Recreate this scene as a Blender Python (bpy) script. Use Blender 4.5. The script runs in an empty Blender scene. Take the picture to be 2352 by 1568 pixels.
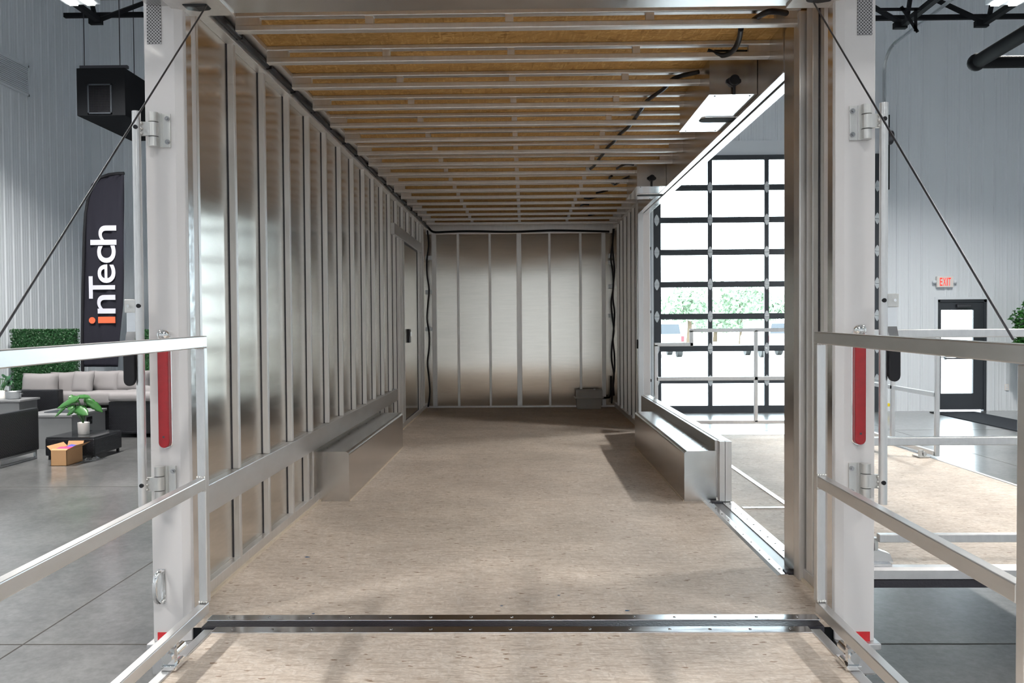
import bpy, bmesh, math, random
from mathutils import Vector, Matrix
random.seed(7)
S = bpy.context.scene
COL = S.collection

# ------------------------------------------------------------------ camera
IW, IH, FPX = 2352.0, 1568.0, 1850.0
EYE = Vector((0.0, 0.0, 1.71))
VPX, VPY, ROLL = 1205.0, 744.0, 0.0067
yw = Vector((VPX-IW/2, -(VPY-IH/2), -FPX)).normalized()      # world +Y seen in camera space
z0 = Vector((-ROLL, 1.0, 0.0)); zw = (z0 - yw*z0.dot(yw)).normalized()
xw = yw.cross(zw)
M = Matrix((xw, yw, zw))                                     # rows: world axes in camera space -> camera to world
cd = bpy.data.cameras.new('camera'); cam = bpy.data.objects.new('camera', cd); COL.objects.link(cam)
cd.sensor_fit = 'HORIZONTAL'; cd.sensor_width = 36.0; cd.lens = 36.0*FPX/IW
cd.clip_start = 0.05; cd.clip_end = 400
cam.matrix_world = Matrix.Translation(EYE) @ M.to_4x4()
S.camera = cam

def ray(px, py):
    return (M @ Vector((px-IW/2, -(py-IH/2), -FPX))).normalized()
def onY(px, py, Y):
    d = ray(px, py); return EYE + d*((Y-EYE.y)/d.y)
def onX(px, py, X):
    d = ray(px, py); return EYE + d*((X-EYE.x)/d.x)
def onZ(px, py, Z):
    d = ray(px, py); return EYE + d*((Z-EYE.z)/d.z)

# ------------------------------------------------------------------ sky, exposure, light through the openings
w = bpy.data.worlds.new('sky'); S.world = w; w.use_nodes = True
bg = w.node_tree.nodes['Background']
bg.inputs['Color'].default_value = (0.79, 0.91, 1.0, 1); bg.inputs['Strength'].default_value = 14.0
S.view_settings.view_transform = 'Standard'; S.view_settings.look = 'None'
S.view_settings.gamma = 1.0; S.view_settings.exposure = 0.0; S.view_settings.use_curve_mapping = False
S.cycles.use_denoising = True
S.cycles.max_bounces = 10; S.cycles.diffuse_bounces = 5; S.cycles.glossy_bounces = 6
S.cycles.transparent_max_bounces = 12; S.cycles.transmission_bounces = 4
S.cycles.caustics_reflective = True; S.cycles.sample_clamp_indirect = 6.0; S.cycles.blur_glossy = 0.5

FAR, REAR, WL, WR, CEIL = 15.45, -11.0, -8.9, 11.0, 8.4
LAMP_W, LAMP_SPREAD = 400, 135          # high bay lamps: watts each, beam angle
FARL, JOG = 16.53, -2.0                  # the far wall steps back on the left side
GX0, GX1, GH = 2.46, 6.74, 4.88          # front garage door
DX0, DX1, DH = 7.85, 8.78, 2.12          # exit door

def portal(name, x0, x1, z0, z1, y, front):
    l = bpy.data.lights.new(name, 'AREA'); l.shape = 'RECTANGLE'; l.size = x1-x0; l.size_y = z1-z0
    l.cycles.is_portal = True
    o = bpy.data.objects.new(name, l); COL.objects.link(o)
    o.location = ((x0+x1)/2, y, (z0+z1)/2)
    o.rotation_euler = (math.radians(-90 if front else 90), 0, 0)
portal('daylight_opening', GX0, GX1, 0, GH, FAR+0.12, True)
portal('daylight_opening', DX0, DX1, 0, DH, FAR+0.12, True)

# ------------------------------------------------------------------ materials
MATS = {}
def nodes(name):
    m = bpy.data.materials.new(name); m.use_nodes = True
    nt = m.node_tree; b = nt.nodes['Principled BSDF']; MATS[name] = m
    return m, nt, b
def N(nt, t, **kw):
    n = nt.nodes.new(t)
    for k, v in kw.items():
        if k in n.inputs: n.inputs[k].default_value = v
        else: setattr(n, k, v)
    return n
def plain(name, col, rough=0.5, metal=0.0, bump=0, bscale=60, var=0.0, vscale=4, coat=0, spec=None):
    m, nt, b = nodes(name)
    b.inputs['Base Color'].default_value = (*col, 1); b.inputs['Roughness'].default_value = rough
    b.inputs['Metallic'].default_value = metal; b.inputs['Coat Weight'].default_value = coat
    if spec is not None: b.inputs['Specular IOR Level'].default_value = spec
    tc = N(nt, 'ShaderNodeTexCoord')
    if var:
        n = N(nt, 'ShaderNodeTexNoise', Scale=vscale, Detail=4.0); nt.links.new(tc.outputs['Object'], n.inputs['Vector'])
        r = N(nt, 'ShaderNodeMapRange'); r.inputs['To Min'].default_value = 1-var; r.inputs['To Max'].default_value = 1+var
        nt.links.new(n.outputs['Fac'], r.inputs['Value'])
        x = N(nt, 'ShaderNodeMix', data_type='RGBA', blend_type='MULTIPLY'); x.inputs[0].default_value = 1
        x.inputs[6].default_value = (*col, 1); nt.links.new(r.outputs[0], x.inputs[7]); nt.links.new(x.outputs[2], b.inputs['Base Color'])
    if bump:
        n = N(nt, 'ShaderNodeTexNoise', Scale=bscale, Detail=3.0); nt.links.new(tc.outputs['Object'], n.inputs['Vector'])
        u = N(nt, 'ShaderNodeBump', Strength=bump, Distance=0.01); nt.links.new(n.outputs['Fac'], u.inputs['Height']); nt.links.new(u.outputs[0], b.inputs['Normal'])
    return m
def metal(name, col, r0, r1, stretch=(1, 1, 1), scale=30, aniso=0.0, axis='Z', wav=0.0, wscale=1.5, arot=0.0):
    """mill-finish metal: roughness broken up by streaks along the grain, faint waviness of the sheet"""
    m, nt, b = nodes(name)
    b.inputs['Metallic'].default_value = 1.0
    tc = N(nt, 'ShaderNodeTexCoord'); mp = N(nt, 'ShaderNodeMapping'); mp.inputs['Scale'].default_value = stretch
    nt.links.new(tc.outputs['Object'], mp.inputs['Vector'])
    n = N(nt, 'ShaderNodeTexNoise', Scale=scale, Detail=5.0, Roughness=0.65); nt.links.new(mp.outputs[0], n.inputs['Vector'])
    r = N(nt, 'ShaderNodeMapRange'); r.inputs['From Min'].default_value = .3; r.inputs['From Max'].default_value = .7
    r.inputs['To Min'].default_value = r0; r.inputs['To Max'].default_value = r1
    nt.links.new(n.outputs['Fac'], r.inputs['Value']); nt.links.new(r.outputs[0], b.inputs['Roughness'])
    c = N(nt, 'ShaderNodeMapRange'); c.inputs['From Min'].default_value = .3; c.inputs['From Max'].default_value = .7
    c.inputs['To Min'].default_value = .93; c.inputs['To Max'].default_value = 1.04; nt.links.new(n.outputs['Fac'], c.inputs['Value'])
    x = N(nt, 'ShaderNodeMix', data_type='RGBA', blend_type='MULTIPLY'); x.inputs[0].default_value = 1
    x.inputs[6].default_value = (*col, 1); nt.links.new(c.outputs[0], x.inputs[7]); nt.links.new(x.outputs[2], b.inputs['Base Color'])
    if aniso:
        b.inputs['Anisotropic'].default_value = aniso; b.inputs['Anisotropic Rotation'].default_value = arot
        t = N(nt, 'ShaderNodeTangent', direction_type='RADIAL', axis=axis); nt.links.new(t.outputs[0], b.inputs['Tangent'])
    if wav:
        n2 = N(nt, 'ShaderNodeTexNoise', Scale=wscale, Detail=1.0); nt.links.new(tc.outputs['Object'], n2.inputs['Vector'])
        u = N(nt, 'ShaderNodeBump', Strength=wav, Distance=0.02); nt.links.new(n2.outputs['Fac'], u.inputs['Height']); nt.links.new(u.outputs[0], b.inputs['Normal'])
    return m
def osb(name, base, dark, light, rough, stretch=1.0, dk=.45):
    """oriented strand board: three layers of long flakes at different angles"""
    m, nt, b = nodes(name)
    b.inputs['Roughness'].default_value = rough; b.inputs['Specular IOR Level'].default_value = 0.3
    tc = N(nt, 'ShaderNodeTexCoord'); prev = None
    L = nt.links.new
    def ramp(fac, stops):
        r = N(nt, 'ShaderNodeValToRGB'); L(fac, r.inputs[0]); e = r.color_ramp.elements
        while len(e) < len(stops): e.new(.5)
        for el, (p, c) in zip(e, stops): el.position = p; el.color = (*c, 1)
        return r.outputs[0]
    def lerp(a, c, t): return tuple(a[i]+(c[i]-a[i])*t for i in range(3))
    for i, (ang, sx, sy) in enumerate([(0.12, 17, 105), (-0.45, 24, 120), (0.8, 28, 110), (1.5, 30, 115)]):
        rt = N(nt, 'ShaderNodeMapping'); rt.inputs['Rotation'].default_value = (0, 0, ang); rt.inputs['Scale'].default_value = (1, 1, 0.02)
        L(tc.outputs['Object'], rt.inputs['Vector'])
        mp = N(nt, 'ShaderNodeMapping'); mp.inputs['Scale'].default_value = (sx/stretch, sy, 1); mp.inputs['Location'].default_value = (i*3.7, i*1.3, 0)
        L(rt.outputs[0], mp.inputs['Vector'])
        v = N(nt, 'ShaderNodeTexVoronoi', Scale=1.0, Randomness=1.0); L(mp.outputs[0], v.inputs['Vector'])
        sp = N(nt, 'ShaderNodeSeparateColor'); L(v.outputs['Color'], sp.inputs[0])
        c = ramp(sp.outputs[0], [(0, lerp(base, dark, dk)), (.12, lerp(base, dark, dk*.25)), (.6, base), (1, light)])
        if prev is None: prev = c
        else:
            x = N(nt, 'ShaderNodeMix', data_type='RGBA'); g = N(nt, 'ShaderNodeMath', operation='GREATER_THAN')
            L(sp.outputs[1], g.inputs[0]); g.inputs[1].default_value = 0.62; L(g.outputs[0], x.inputs[0])
            L(prev, x.inputs[6]); L(c, x.inputs[7]); prev = x.outputs[2]
    # few dark chips
    mp = N(nt, 'ShaderNodeMapping'); mp.inputs['Scale'].default_value = (58/stretch, 170, .02); mp.inputs['Rotation'].default_value = (0, 0, .1); L(tc.outputs['Object'], mp.inputs['Vector'])
    v = N(nt, 'ShaderNodeTexVoronoi', Scale=1.0); L(mp.outputs[0], v.inputs['Vector'])
    sp = N(nt, 'ShaderNodeSeparateColor'); L(v.outputs['Color'], sp.inputs[0])
    g = N(nt, 'ShaderNodeMath', operation='GREATER_THAN'); L(sp.outputs[2], g.inputs[0]); g.inputs[1].default_value = 0.993
    x = N(nt, 'ShaderNodeMix', data_type='RGBA'); L(g.outputs[0], x.inputs[0]); L(prev, x.inputs[6]); x.inputs[7].default_value = (*dark, 1); prev = x.outputs[2]
    mp = N(nt, 'ShaderNodeMapping'); mp.inputs['Scale'].default_value = (70/stretch, 330, 1); mp.inputs['Rotation'].default_value = (0, 0, .06); L(tc.outputs['Object'], mp.inputs['Vector'])
    n = N(nt, 'ShaderNodeTexNoise', Scale=1.0, Detail=4.0); L(mp.outputs[0], n.inputs['Vector'])
    r = N(nt, 'ShaderNodeMapRange'); r.inputs['From Min'].default_value = .3; r.inputs['From Max'].default_value = .7; r.inputs['To Min'].default_value = .80; r.inputs['To Max'].default_value = 1.08; L(n.outputs['Fac'], r.inputs['Value'])
    x = N(nt, 'ShaderNodeMix', data_type='RGBA', blend_type='MULTIPLY'); x.inputs[0].default_value = 1; L(prev, x.inputs[6]); L(r.outputs[0], x.inputs[7]); prev = x.outputs[2]
    for ang, sx, sy, amt in ((.12, 12, 100, .75), (-.5, 20, 100, .6), (1.1, 30, 100, .6), (.0, 5, 16, .22)):      # darker fibre wisps
        mp = N(nt, 'ShaderNodeMapping'); mp.inputs['Scale'].default_value = (sx/stretch, sy, 1); mp.inputs['Rotation'].default_value = (0, 0, ang); mp.inputs['Location'].default_value = (ang*9, 3, 0); L(tc.outputs['Object'], mp.inputs['Vector'])
        n = N(nt, 'ShaderNodeTexNoise', Scale=1.0, Detail=5.0, Roughness=.6); L(mp.outputs[0], n.inputs['Vector'])
        r = N(nt, 'ShaderNodeMapRange'); r.inputs['From Min'].default_value = .53; r.inputs['From Max'].default_value = .72; r.inputs['To Max'].default_value = amt; L(n.outputs['Fac'], r.inputs['Value'])
        x = N(nt, 'ShaderNodeMix', data_type='RGBA'); L(r.outputs[0], x.inputs[0]); L(prev, x.inputs[6]); x.inputs[7].default_value = (*lerp(dark, base, .25), 1); prev = x.outputs[2]
    n = N(nt, 'ShaderNodeTexNoise', Scale=2.2, Detail=5.0); L(tc.outputs['Object'], n.inputs['Vector'])
    r = N(nt, 'ShaderNodeMapRange'); r.inputs['From Min'].default_value = .3; r.inputs['From Max'].default_value = .7; r.inputs['To Min'].default_value = .84; r.inputs['To Max'].default_value = 1.12; L(n.outputs['Fac'], r.inputs['Value'])
    x = N(nt, 'ShaderNodeMix', data_type='RGBA', blend_type='MULTIPLY'); x.inputs[0].default_value = 1; L(prev, x.inputs[6]); L(r.outputs[0], x.inputs[7])
    L(x.outputs[2], b.inputs['Base Color'])
    u = N(nt, 'ShaderNodeBump', Strength=0.15, Distance=0.002); L(sp.outputs[0], u.inputs['Height']); L(u.outputs[0], b.inputs['Normal'])
    return m

ALU = (0.75, 0.735, 0.725)
metal('rolled_sheet', (0.75, 0.71, 0.65), .17, .185, (1, 1, 12), 5, aniso=1.0, wav=.0, wscale=1.3)
metal('smooth_sheet', (0.66, 0.65, 0.64), .22, .26, (1, 1, 1), 9, wav=.04, wscale=2.5)
metal('mill_tube', ALU, .40, .46, (1, 1, .15), 40)
metal('mill_plate', (0.70, 0.70, .71), .34, .42, (1, .3, 1), 14)
metal('sill_metal', (0.86, 0.86, 0.87), .10, .18, (.2, 1, 1), 30)
metal('rail_tube', (0.74, 0.74, 0.745), .34, .38, (1, .1, .3), 40)
metal('cast_bracket', (0.68, 0.68, 0.67), .42, .48, (1, 1, .3), 60)
metal('galvanised', (0.62, 0.65, 0.67), .35, .5, (1, 1, 1), 25)
plain('chrome', (.9, .9, .9), .05, 1.0)
plain('steel_screw', (.42, .42, .43), .25, 1.0)
plain('dark_steel', (.10, .10, .11), .35, 1.0)
plain('white_gelcoat', (.68, .67, .68), .3, 0, coat=.3, var=.02)
plain('white_enamel', (.72, .77, .82), .4)
osb('osb_floor', (.715, .63, .55), (.28, .19, .125), (.775, .70, .63), .62, dk=.20)
osb('osb_roof', (.50, .29, .09), (.18, .08, .015), (.64, .41, .16), .7, 2.0)
plain('raw_wood', (.58, .50, .40), .7, var=.15, vscale=20)
plain('black_plastic', (.010, .010, .013), .42, spec=.3)
plain('black_metal', (.008, .009, .011), .7, spec=.12)
plain('grey_gasket', (.16, .165, .175), .33)
plain('black_rubber', (.022, .021, .030), .42, bump=.2, bscale=90)
plain('charcoal_frame', (.035, .042, .052), .45)
plain('red_lens', (.34, .003, .010), .28, coat=.15, var=.25, vscale=45)
plain('red_reflector', (.62, .0, .008), .2, coat=.5, bump=.3, bscale=400)
plain('grey_plastic', (.42, .42, .41), .5)
plain('grey_table', (.20, .205, .215), .45, var=.06)
plain('cushion_fabric', (.25, .238, .245), .9, bump=.25, bscale=250, var=.05)
plain('flag_fabric', (.018, .018, .027), .85, bump=.1, bscale=120, spec=.2)
plain('flag_orange', (.72, .13, .05), .7)
plain('flag_white', (.60, .61, .70), .7)
plain('pot_white', (.80, .78, .76), .35)
plain('soil', (.03, .02, .015), .9, bump=.6, bscale=80)
plain('cardboard', (.44, .25, .12), .8, var=.06, bump=.05)
plain('pink_paper', (.85, .04, .16), .5); plain('blue_paper', (.05, .06, .45), .5)
plain('mat_carpet', (.020, .022, .027), .95, spec=.1, bump=.5, bscale=300)
plain('yellow_plastic', (.80, .62, .02), .4)
plain('tyre_rubber', (.02, .02, .02), .7)
plain('concrete_pad', (.60, .59, .56), .85, var=.08)
plain('truck_paint', (.75, .76, .78), .3, coat=.5)
plain('leaf_dark', (.012, .075, .018), .5, var=.5, vscale=30)
plain('leaf_green', (.022, .115, .018), .38, var=.35, vscale=12)
plain('leaf_tree', (.22, .30, .20), .55, var=.4, vscale=6)
plain('bark', (.10, .07, .045), .9, bump=.5, bscale=30)
plain('exit_red', (.9, .05, .03), .4)
m, nt, b = nodes('lamp_glow'); b.inputs['Emission Color'].default_value = (1, .97, .9, 1); b.inputs['Emission Strength'].default_value = 14
m, nt, b = nodes('exit_glow'); b.inputs['Base Color'].default_value = (.9, .04, .03, 1); b.inputs['Emission Color'].default_value = (1, .06, .03, 1); b.inputs['Emission Strength'].default_value = .8
# thin clear glass: passes light straight through, keeps a mirror reflection
def glass(name, tint, k):
    m, nt, b = nodes(name); nt.nodes.remove(b); o = nt.nodes['Material Output']
    t = N(nt, 'ShaderNodeBsdfTransparent'); t.inputs[0].default_value = (*tint, 1)
    g = N(nt, 'ShaderNodeBsdfGlossy'); g.inputs['Roughness'].default_value = .03
    f = N(nt, 'ShaderNodeFresnel', IOR=k); x = N(nt, 'ShaderNodeMixShader')
    nt.links.new(f.outputs[0], x.inputs[0]); nt.links.new(t.outputs[0], x.inputs[1]); nt.links.new(g.outputs[0], x.inputs[2]); nt.links.new(x.outputs[0], o.inputs[0])
glass('clear_glass', (.96, .98, .97), 1.3)
glass('plastic_film', (.85, .87, .9), 1.6)
# woven wicker
m, nt, b = nodes('wicker'); b.inputs['Base Color'].default_value = (.010, .011, .015, 1); b.inputs['Roughness'].default_value = .38; b.inputs['Specular IOR Level'].default_value = .35
tc = N(nt, 'ShaderNodeTexCoord'); mp = N(nt, 'ShaderNodeMapping'); mp.inputs['Scale'].default_value = (1, 1, 1); nt.links.new(tc.outputs['Object'], mp.inputs[0])
sx = N(nt, 'ShaderNodeSeparateXYZ'); nt.links.new(mp.outputs[0], sx.inputs[0])
ad = N(nt, 'ShaderNodeMath', operation='ADD'); nt.links.new(sx.outputs[0], ad.inputs[0]); nt.links.new(sx.outputs[1], ad.inputs[1])
cb = N(nt, 'ShaderNodeCombineXYZ'); nt.links.new(ad.outputs[0], cb.inputs[0]); nt.links.new(sx.outputs[2], cb.inputs[1])
bt = N(nt, 'ShaderNodeTexBrick', Scale=24.0); bt.inputs['Color1'].default_value = (1, 1, 1, 1); bt.inputs['Color2'].default_value = (.75, .75, .75, 1); bt.inputs['Mortar'].default_value = (0, 0, 0, 1)
bt.inputs['Mortar Size'].default_value = .05; bt.inputs['Mortar Smooth'].default_value = 1.0; bt.inputs['Brick Width'].default_value = .9; bt.inputs['Row Height'].default_value = .45
nt.links.new(cb.outputs[0], bt.inputs['Vector'])
u = N(nt, 'ShaderNodeBump', Strength=1.0, Distance=.012); nt.links.new(bt.outputs['Color'], u.inputs['Height']); nt.links.new(u.outputs[0], b.inputs['Normal'])
# polished concrete floor with saw-cut joints
m, nt, b = nodes('concrete'); tc = N(nt, 'ShaderNodeTexCoord')
n1 = N(nt, 'ShaderNodeTexNoise', Scale=2.4, Detail=8.0, Roughness=.65); nt.links.new(tc.outputs['Object'], n1.inputs['Vector'])
n2 = N(nt, 'ShaderNodeTexNoise', Scale=22.0, Detail=6.0, Roughness=.7); nt.links.new(tc.outputs['Object'], n2.inputs['Vector'])
mx = N(nt, 'ShaderNodeMath', operation='ADD'); nt.links.new(n1.outputs['Fac'], mx.inputs[0]); nt.links.new(n2.outputs['Fac'], mx.inputs[1])
rp = N(nt, 'ShaderNodeValToRGB'); e = rp.color_ramp.elements; e[0].position = .40; e[0].color = (.082, .084, .086, 1); e[1].position = .62; e[1].color = (.175, .177, .18, 1)
hf = N(nt, 'ShaderNodeMath', operation='MULTIPLY'); hf.inputs[1].default_value = .5; nt.links.new(mx.outputs[0], hf.inputs[0]); nt.links.new(hf.outputs[0], rp.inputs[0]); nt.links.new(rp.outputs[0], b.inputs['Base Color'])
b.inputs['Coat Weight'].default_value = .9; b.inputs['Coat Roughness'].default_value = .16
rr = N(nt, 'ShaderNodeMapRange'); rr.inputs['To Min'].default_value = .27; rr.inputs['To Max'].default_value = .35; nt.links.new(n1.outputs['Fac'], rr.inputs['Value']); nt.links.new(rr.outputs[0], b.inputs['Roughness'])
# perforated vent
m, nt, b = nodes('perforated'); tc = N(nt, 'ShaderNodeTexCoord')
b.inputs['Metallic'].default_value = .2
mp = N(nt, 'ShaderNodeMapping'); mp.inputs['Scale'].default_value = (230, 1, 130); mp.inputs['Rotation'].default_value = (0, 0, 0); nt.links.new(tc.outputs['Object'], mp.inputs[0])
def wav(ax, dirn):
    s = N(nt, 'ShaderNodeTexWave', wave_type='BANDS', bands_direction=dirn, Scale=1.0); return s
v = N(nt, 'ShaderNodeTexVoronoi', voronoi_dimensions='2D', Scale=125.0, Randomness=0.0); sq = N(nt, 'ShaderNodeSeparateXYZ'); nt.links.new(tc.outputs['Object'], sq.inputs[0]); cq = N(nt, 'ShaderNodeCombineXYZ'); nt.links.new(sq.outputs[0], cq.inputs[0]); nt.links.new(sq.outputs[2], cq.inputs[1]); rq = N(nt, 'ShaderNodeMapping'); rq.inputs['Rotation'].default_value = (0, 0, .785); nt.links.new(cq.outputs[0], rq.inputs[0]); nt.links.new(rq.outputs[0], v.inputs['Vector'])
g = N(nt, 'ShaderNodeMath', operation='LESS_THAN'); nt.links.new(v.outputs['Distance'], g.inputs[0]); g.inputs[1].default_value = .36
x = N(nt, 'ShaderNodeMix', data_type='RGBA'); nt.links.new(g.outputs[0], x.inputs[0]); x.inputs[6].default_value = (.42, .42, .44, 1); x.inputs[7].default_value = (.06, .06, .065, 1)
nt.links.new(x.outputs[2], b.inputs['Base Color']); b.inputs['Roughness'].default_value = .45

# ------------------------------------------------------------------ mesh builder and bookkeeping
class MB:
    def __init__(s): s.bm = bmesh.new()
    def poly(s, pts): return s.bm.faces.new([s.bm.verts.new(p) for p in pts])
    def hexa(s, p):          # 8 corners: bottom ring 0-3, top ring 4-7
        v = [s.bm.verts.new(q) for q in p]
        for f in ((3, 2, 1, 0), (4, 5, 6, 7), (0, 1, 5, 4), (1, 2, 6, 5), (2, 3, 7, 6), (3, 0, 4, 7)): s.bm.faces.new([v[i] for i in f])
        return s
    def box(s, x0, x1, y0, y1, z0, z1, bev=0.0):
        if x0 > x1: x0, x1 = x1, x0
        if y0 > y1: y0, y1 = y1, y0
        if z0 > z1: z0, z1 = z1, z0
        n0 = len(s.bm.verts); e0 = len(s.bm.edges)
        s.hexa([(x0, y0, z0), (x1, y0, z0), (x1, y1, z0), (x0, y1, z0), (x0, y0, z1), (x1, y0, z1), (x1, y1, z1), (x0, y1, z1)])
        if bev:
            s.bm.edges.ensure_lookup_table()
            bmesh.ops.bevel(s.bm, geom=s.bm.edges[e0:], offset=min(bev, .45*min(x1-x0, y1-y0, z1-z0)), segments=2, affect='EDGES', profile=.6)
        return s
    def prism(s, pts, vec):  # planar polygon extruded along vec
        vec = Vector(vec); a = [s.bm.verts.new(p) for p in pts]; c = [s.bm.verts.new(Vector(p)+vec) for p in pts]
        s.bm.faces.new(a[::-1]); s.bm.faces.new(c)
        for i in range(len(a)): j = (i+1) % len(a); s.bm.faces.new((a[i], a[j], c[j], c[i]))
        return s
    def bar(s, p, q, w, h, up=(0, 0, 1)):   # rectangular bar from p to q
        p, q = Vector(p), Vector(q); d = (q-p).normalized(); u = Vector(up)
        if abs(d.dot(u)) > .98: u = Vector((1, 0, 0))
        sd = d.cross(u).normalized(); u = sd.cross(d).normalized()
        o = [sd*(-w/2)-u*h/2, sd*(w/2)-u*h/2, sd*(w/2)+u*h/2, sd*(-w/2)+u*h/2]
        return s.prism([p+k for k in o], q-p)
    def tube(s, pts, r, n=10, cap=True):
        pts = [Vector(p) for p in pts]; rings = []; u = None
        for i, p in enumerate(pts):
            d = (pts[min(i+1, len(pts)-1)]-pts[max(i-1, 0)]).normalized()
            if u is None: u = d.orthogonal().normalized()
            u = (u-d*u.dot(d)).normalized(); v = d.cross(u)
            rr = r[i] if isinstance(r, (list, tuple)) else r
            rings.append([s.bm.verts.new(p+(u*math.cos(2*math.pi*k/n)+v*math.sin(2*math.pi*k/n))*rr) for k in range(n)])
        for a, b in zip(rings, rings[1:]):
            for k in range(n): f = s.bm.faces.new((a[k], a[(k+1) % n], b[(k+1) % n], b[k])); f.smooth = True
        if cap: s.poly([v.co.copy() for v in rings[0][::-1]]); s.poly([v.co.copy() for v in rings[-1]])
        return s
    def cyl(s, p, q, r, n=16): return s.tube([p, q], r, n)
    def lathe(s, c, prof, n=24, cap=True):   # prof: (radius, z)
        rings = [[s.bm.verts.new((c[0]+r*math.cos(2*math.pi*k/n), c[1]+r*math.sin(2*math.pi*k/n), c[2]+z)) for k in range(n)] for r, z in prof]
        for a, b in zip(rings, rings[1:]):
            for k in range(n): f = s.bm.faces.new((a[k], a[(k+1) % n], b[(k+1) % n], b[k])); f.smooth = True
        if cap: s.poly([v.co.copy() for v in rings[0][::-1]]); s.poly([v.co.copy() for v in rings[-1]])
        return s
    def ball(s, c, r, sc=(1, 1, 1), n=10):
        mtx = Matrix.Translation(c) @ Matrix.Diagonal((*sc, 1))
        g = bmesh.ops.create_uvsphere(s.bm, u_segments=n*2, v_segments=n, radius=r, matrix=mtx)
        for v in g['verts']:
            for f in v.link_faces: f.smooth = True
        return s
    def pillow(s, c, sx, sy, sz, puff=1.0, n=12, rot=None):  # stuffed cushion, thin along y
        R = rot.to_3x3() if rot else Matrix.Identity(3); c = Vector(c); g = {}
        for side in (1, -1):
            for i in range(n+1):
                for j in range(n+1):
                    a, b = 2*i/n-1, 2*j/n-1
                    t = (max(0, 1-a**4)**.5)*(max(0, 1-b**4)**.5)
                    k = 1-.06*(1-abs(a))*abs(b)**3-.06*(1-abs(b))*abs(a)**3
                    p = Vector((a*sx/2*k, side*sy/2*t, b*sz/2*k))
                    edge = i in (0, n) or j in (0, n)
                    if edge and side == -1: g[(side, i, j)] = g[(1, i, j)]
                    else: g[(side, i, j)] = s.bm.verts.new(c+R @ p)
            for i in range(n):
                for j in range(n):
                    q = [g[(side, i, j)], g[(side, i+1, j)], g[(side, i+1, j+1)], g[(side, i, j+1)]]
                    if side == 1: q = q[::-1]
                    f = s.bm.faces.new(q); f.smooth = True
        return s
    def build(s, name, mat, parent=None, bevel=0.0, smooth=False):
        bmesh.ops.recalc_face_normals(s.bm, faces=s.bm.faces)
        me = bpy.data.meshes.new(name)
        org = ORG[parent.name] if parent else Vector((0, 0, 0))
        if parent is None and s.bm.verts:
            xs = [v.co for v in s.bm.verts]
            org = Vector(((min(c.x for c in xs)+max(c.x for c in xs))/2, (min(c.y for c in xs)+max(c.y for c in xs))/2, min(c.z for c in xs)))
        for v in s.bm.verts: v.co -= org
        if smooth:
            for f in s.bm.faces: f.smooth = True
        s.bm.to_mesh(me); s.bm.free()
        me.materials.append(MATS[mat] if isinstance(mat, str) else mat)
        o = bpy.data.objects.new(name, me); COL.objects.link(o)
        if parent: o.parent = parent
        else: o.location = org
        ORG[o.name] = org.copy()
        if bevel:
            bv = o.modifiers.new('edge', 'BEVEL'); bv.width = bevel; bv.segments = 2; bv.limit_method = 'ANGLE'
        return o
def smooth_path(p, n=6):
    p = [Vector(q) for q in p]; out = []
    for i in range(len(p)-1):
        a, b_, c, d = p[max(i-1, 0)], p[i], p[i+1], p[min(i+2, len(p)-1)]
        for k in range(n):
            t = k/n; out.append(.5*((2*b_)+(c-a)*t+(2*a-5*b_+4*c-d)*t*t+(3*b_-a-3*c+d)*t**3))
    out.append(p[-1]); return out
ORG = {}
CX0 = 0.2
def tag(o, label, cat, group=None, kind=None):
    o['label'] = label; o['category'] = cat
    if group: o['group'] = group
    if kind: o['kind'] = kind
    return o
def thing(name, loc, label, cat, group=None):
    o = bpy.data.objects.new(name, None); COL.objects.link(o); o.location = loc; o.empty_display_size = .1
    ORG[o.name] = Vector(loc); return tag(o, label, cat, group)
def struct(o): o['kind'] = 'structure'; return o

# ================================================================== THE BUILDING
struct(MB().box(WL-.3, WR+.3, REAR-.3, FARL+.3, -.2, 0).build('floor', 'concrete'))
jn = MB()
for y in (-8.5, -4.25, 0.0, 4.27, 8.52, 12.75): jn.box(WL, WR, y-.0045, y+.0045, .0, .0012)
for x in (-6.97, -2.72, 1.53, 5.78): jn.box(x-.0045, x+.0045, REAR, FAR, .0, .0011)
j = struct(jn.build('trim_1', plain('joint_dark', (.06, .055, .05), .9)))
struct(MB().box(WL-.3, WR+.3, REAR-.3, FARL+.3, CEIL, CEIL+.2).build('ceiling', plain('roof_liner', (.50, .51, .53), .6)))

def rib_profile(u0, u1, pitch=.2286, step0=None):
    """ribbed steel cladding: (u, depth) points"""
    pts = [(u0, 0)]; k = math.ceil((u0-(step0 or 0))/pitch)
    while True:
        c = (step0 or 0)+k*pitch; k += 1
        if c+.1 > u1: break
        if c-.03 < u0: continue
        pts += [(c-.026, 0), (c-.012, .016), (c+.012, .016), (c+.026, 0)]
        if c+.16 < u1: pts += [(c+.072, 0), (c+.078, .003), (c+.092, .003), (c+.098, 0), (c+.13, 0), (c+.136, .003), (c+.15, .003), (c+.156, 0)]
    pts.append((u1, 0)); return pts
def clad(mb, axis, at, u0, u1, z0, z1, sgn):
    P = rib_profile(u0, u1)
    def V(u, d, z): return (u, at+sgn*d, z) if axis == 'x' else (at+sgn*d, u, z)
    poly = [V(u, d, z0) for u, d in P]+[V(u1, -.12, z0), V(u0, -.12, z0)]
    mb.prism(poly, (0, 0, z1-z0))
mb = MB()
for u0, u1, z0, z1 in ((JOG, GX0, 0, CEIL), (GX0, GX1, GH+.28, CEIL), (GX1, DX0-.02, 0, CEIL), (DX0-.02, DX1+.02, DH, CEIL), (DX1+.02, WR, 0, CEIL)):
    clad(mb, 'x', FAR, u0, u1, z0, z1, -1)
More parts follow.
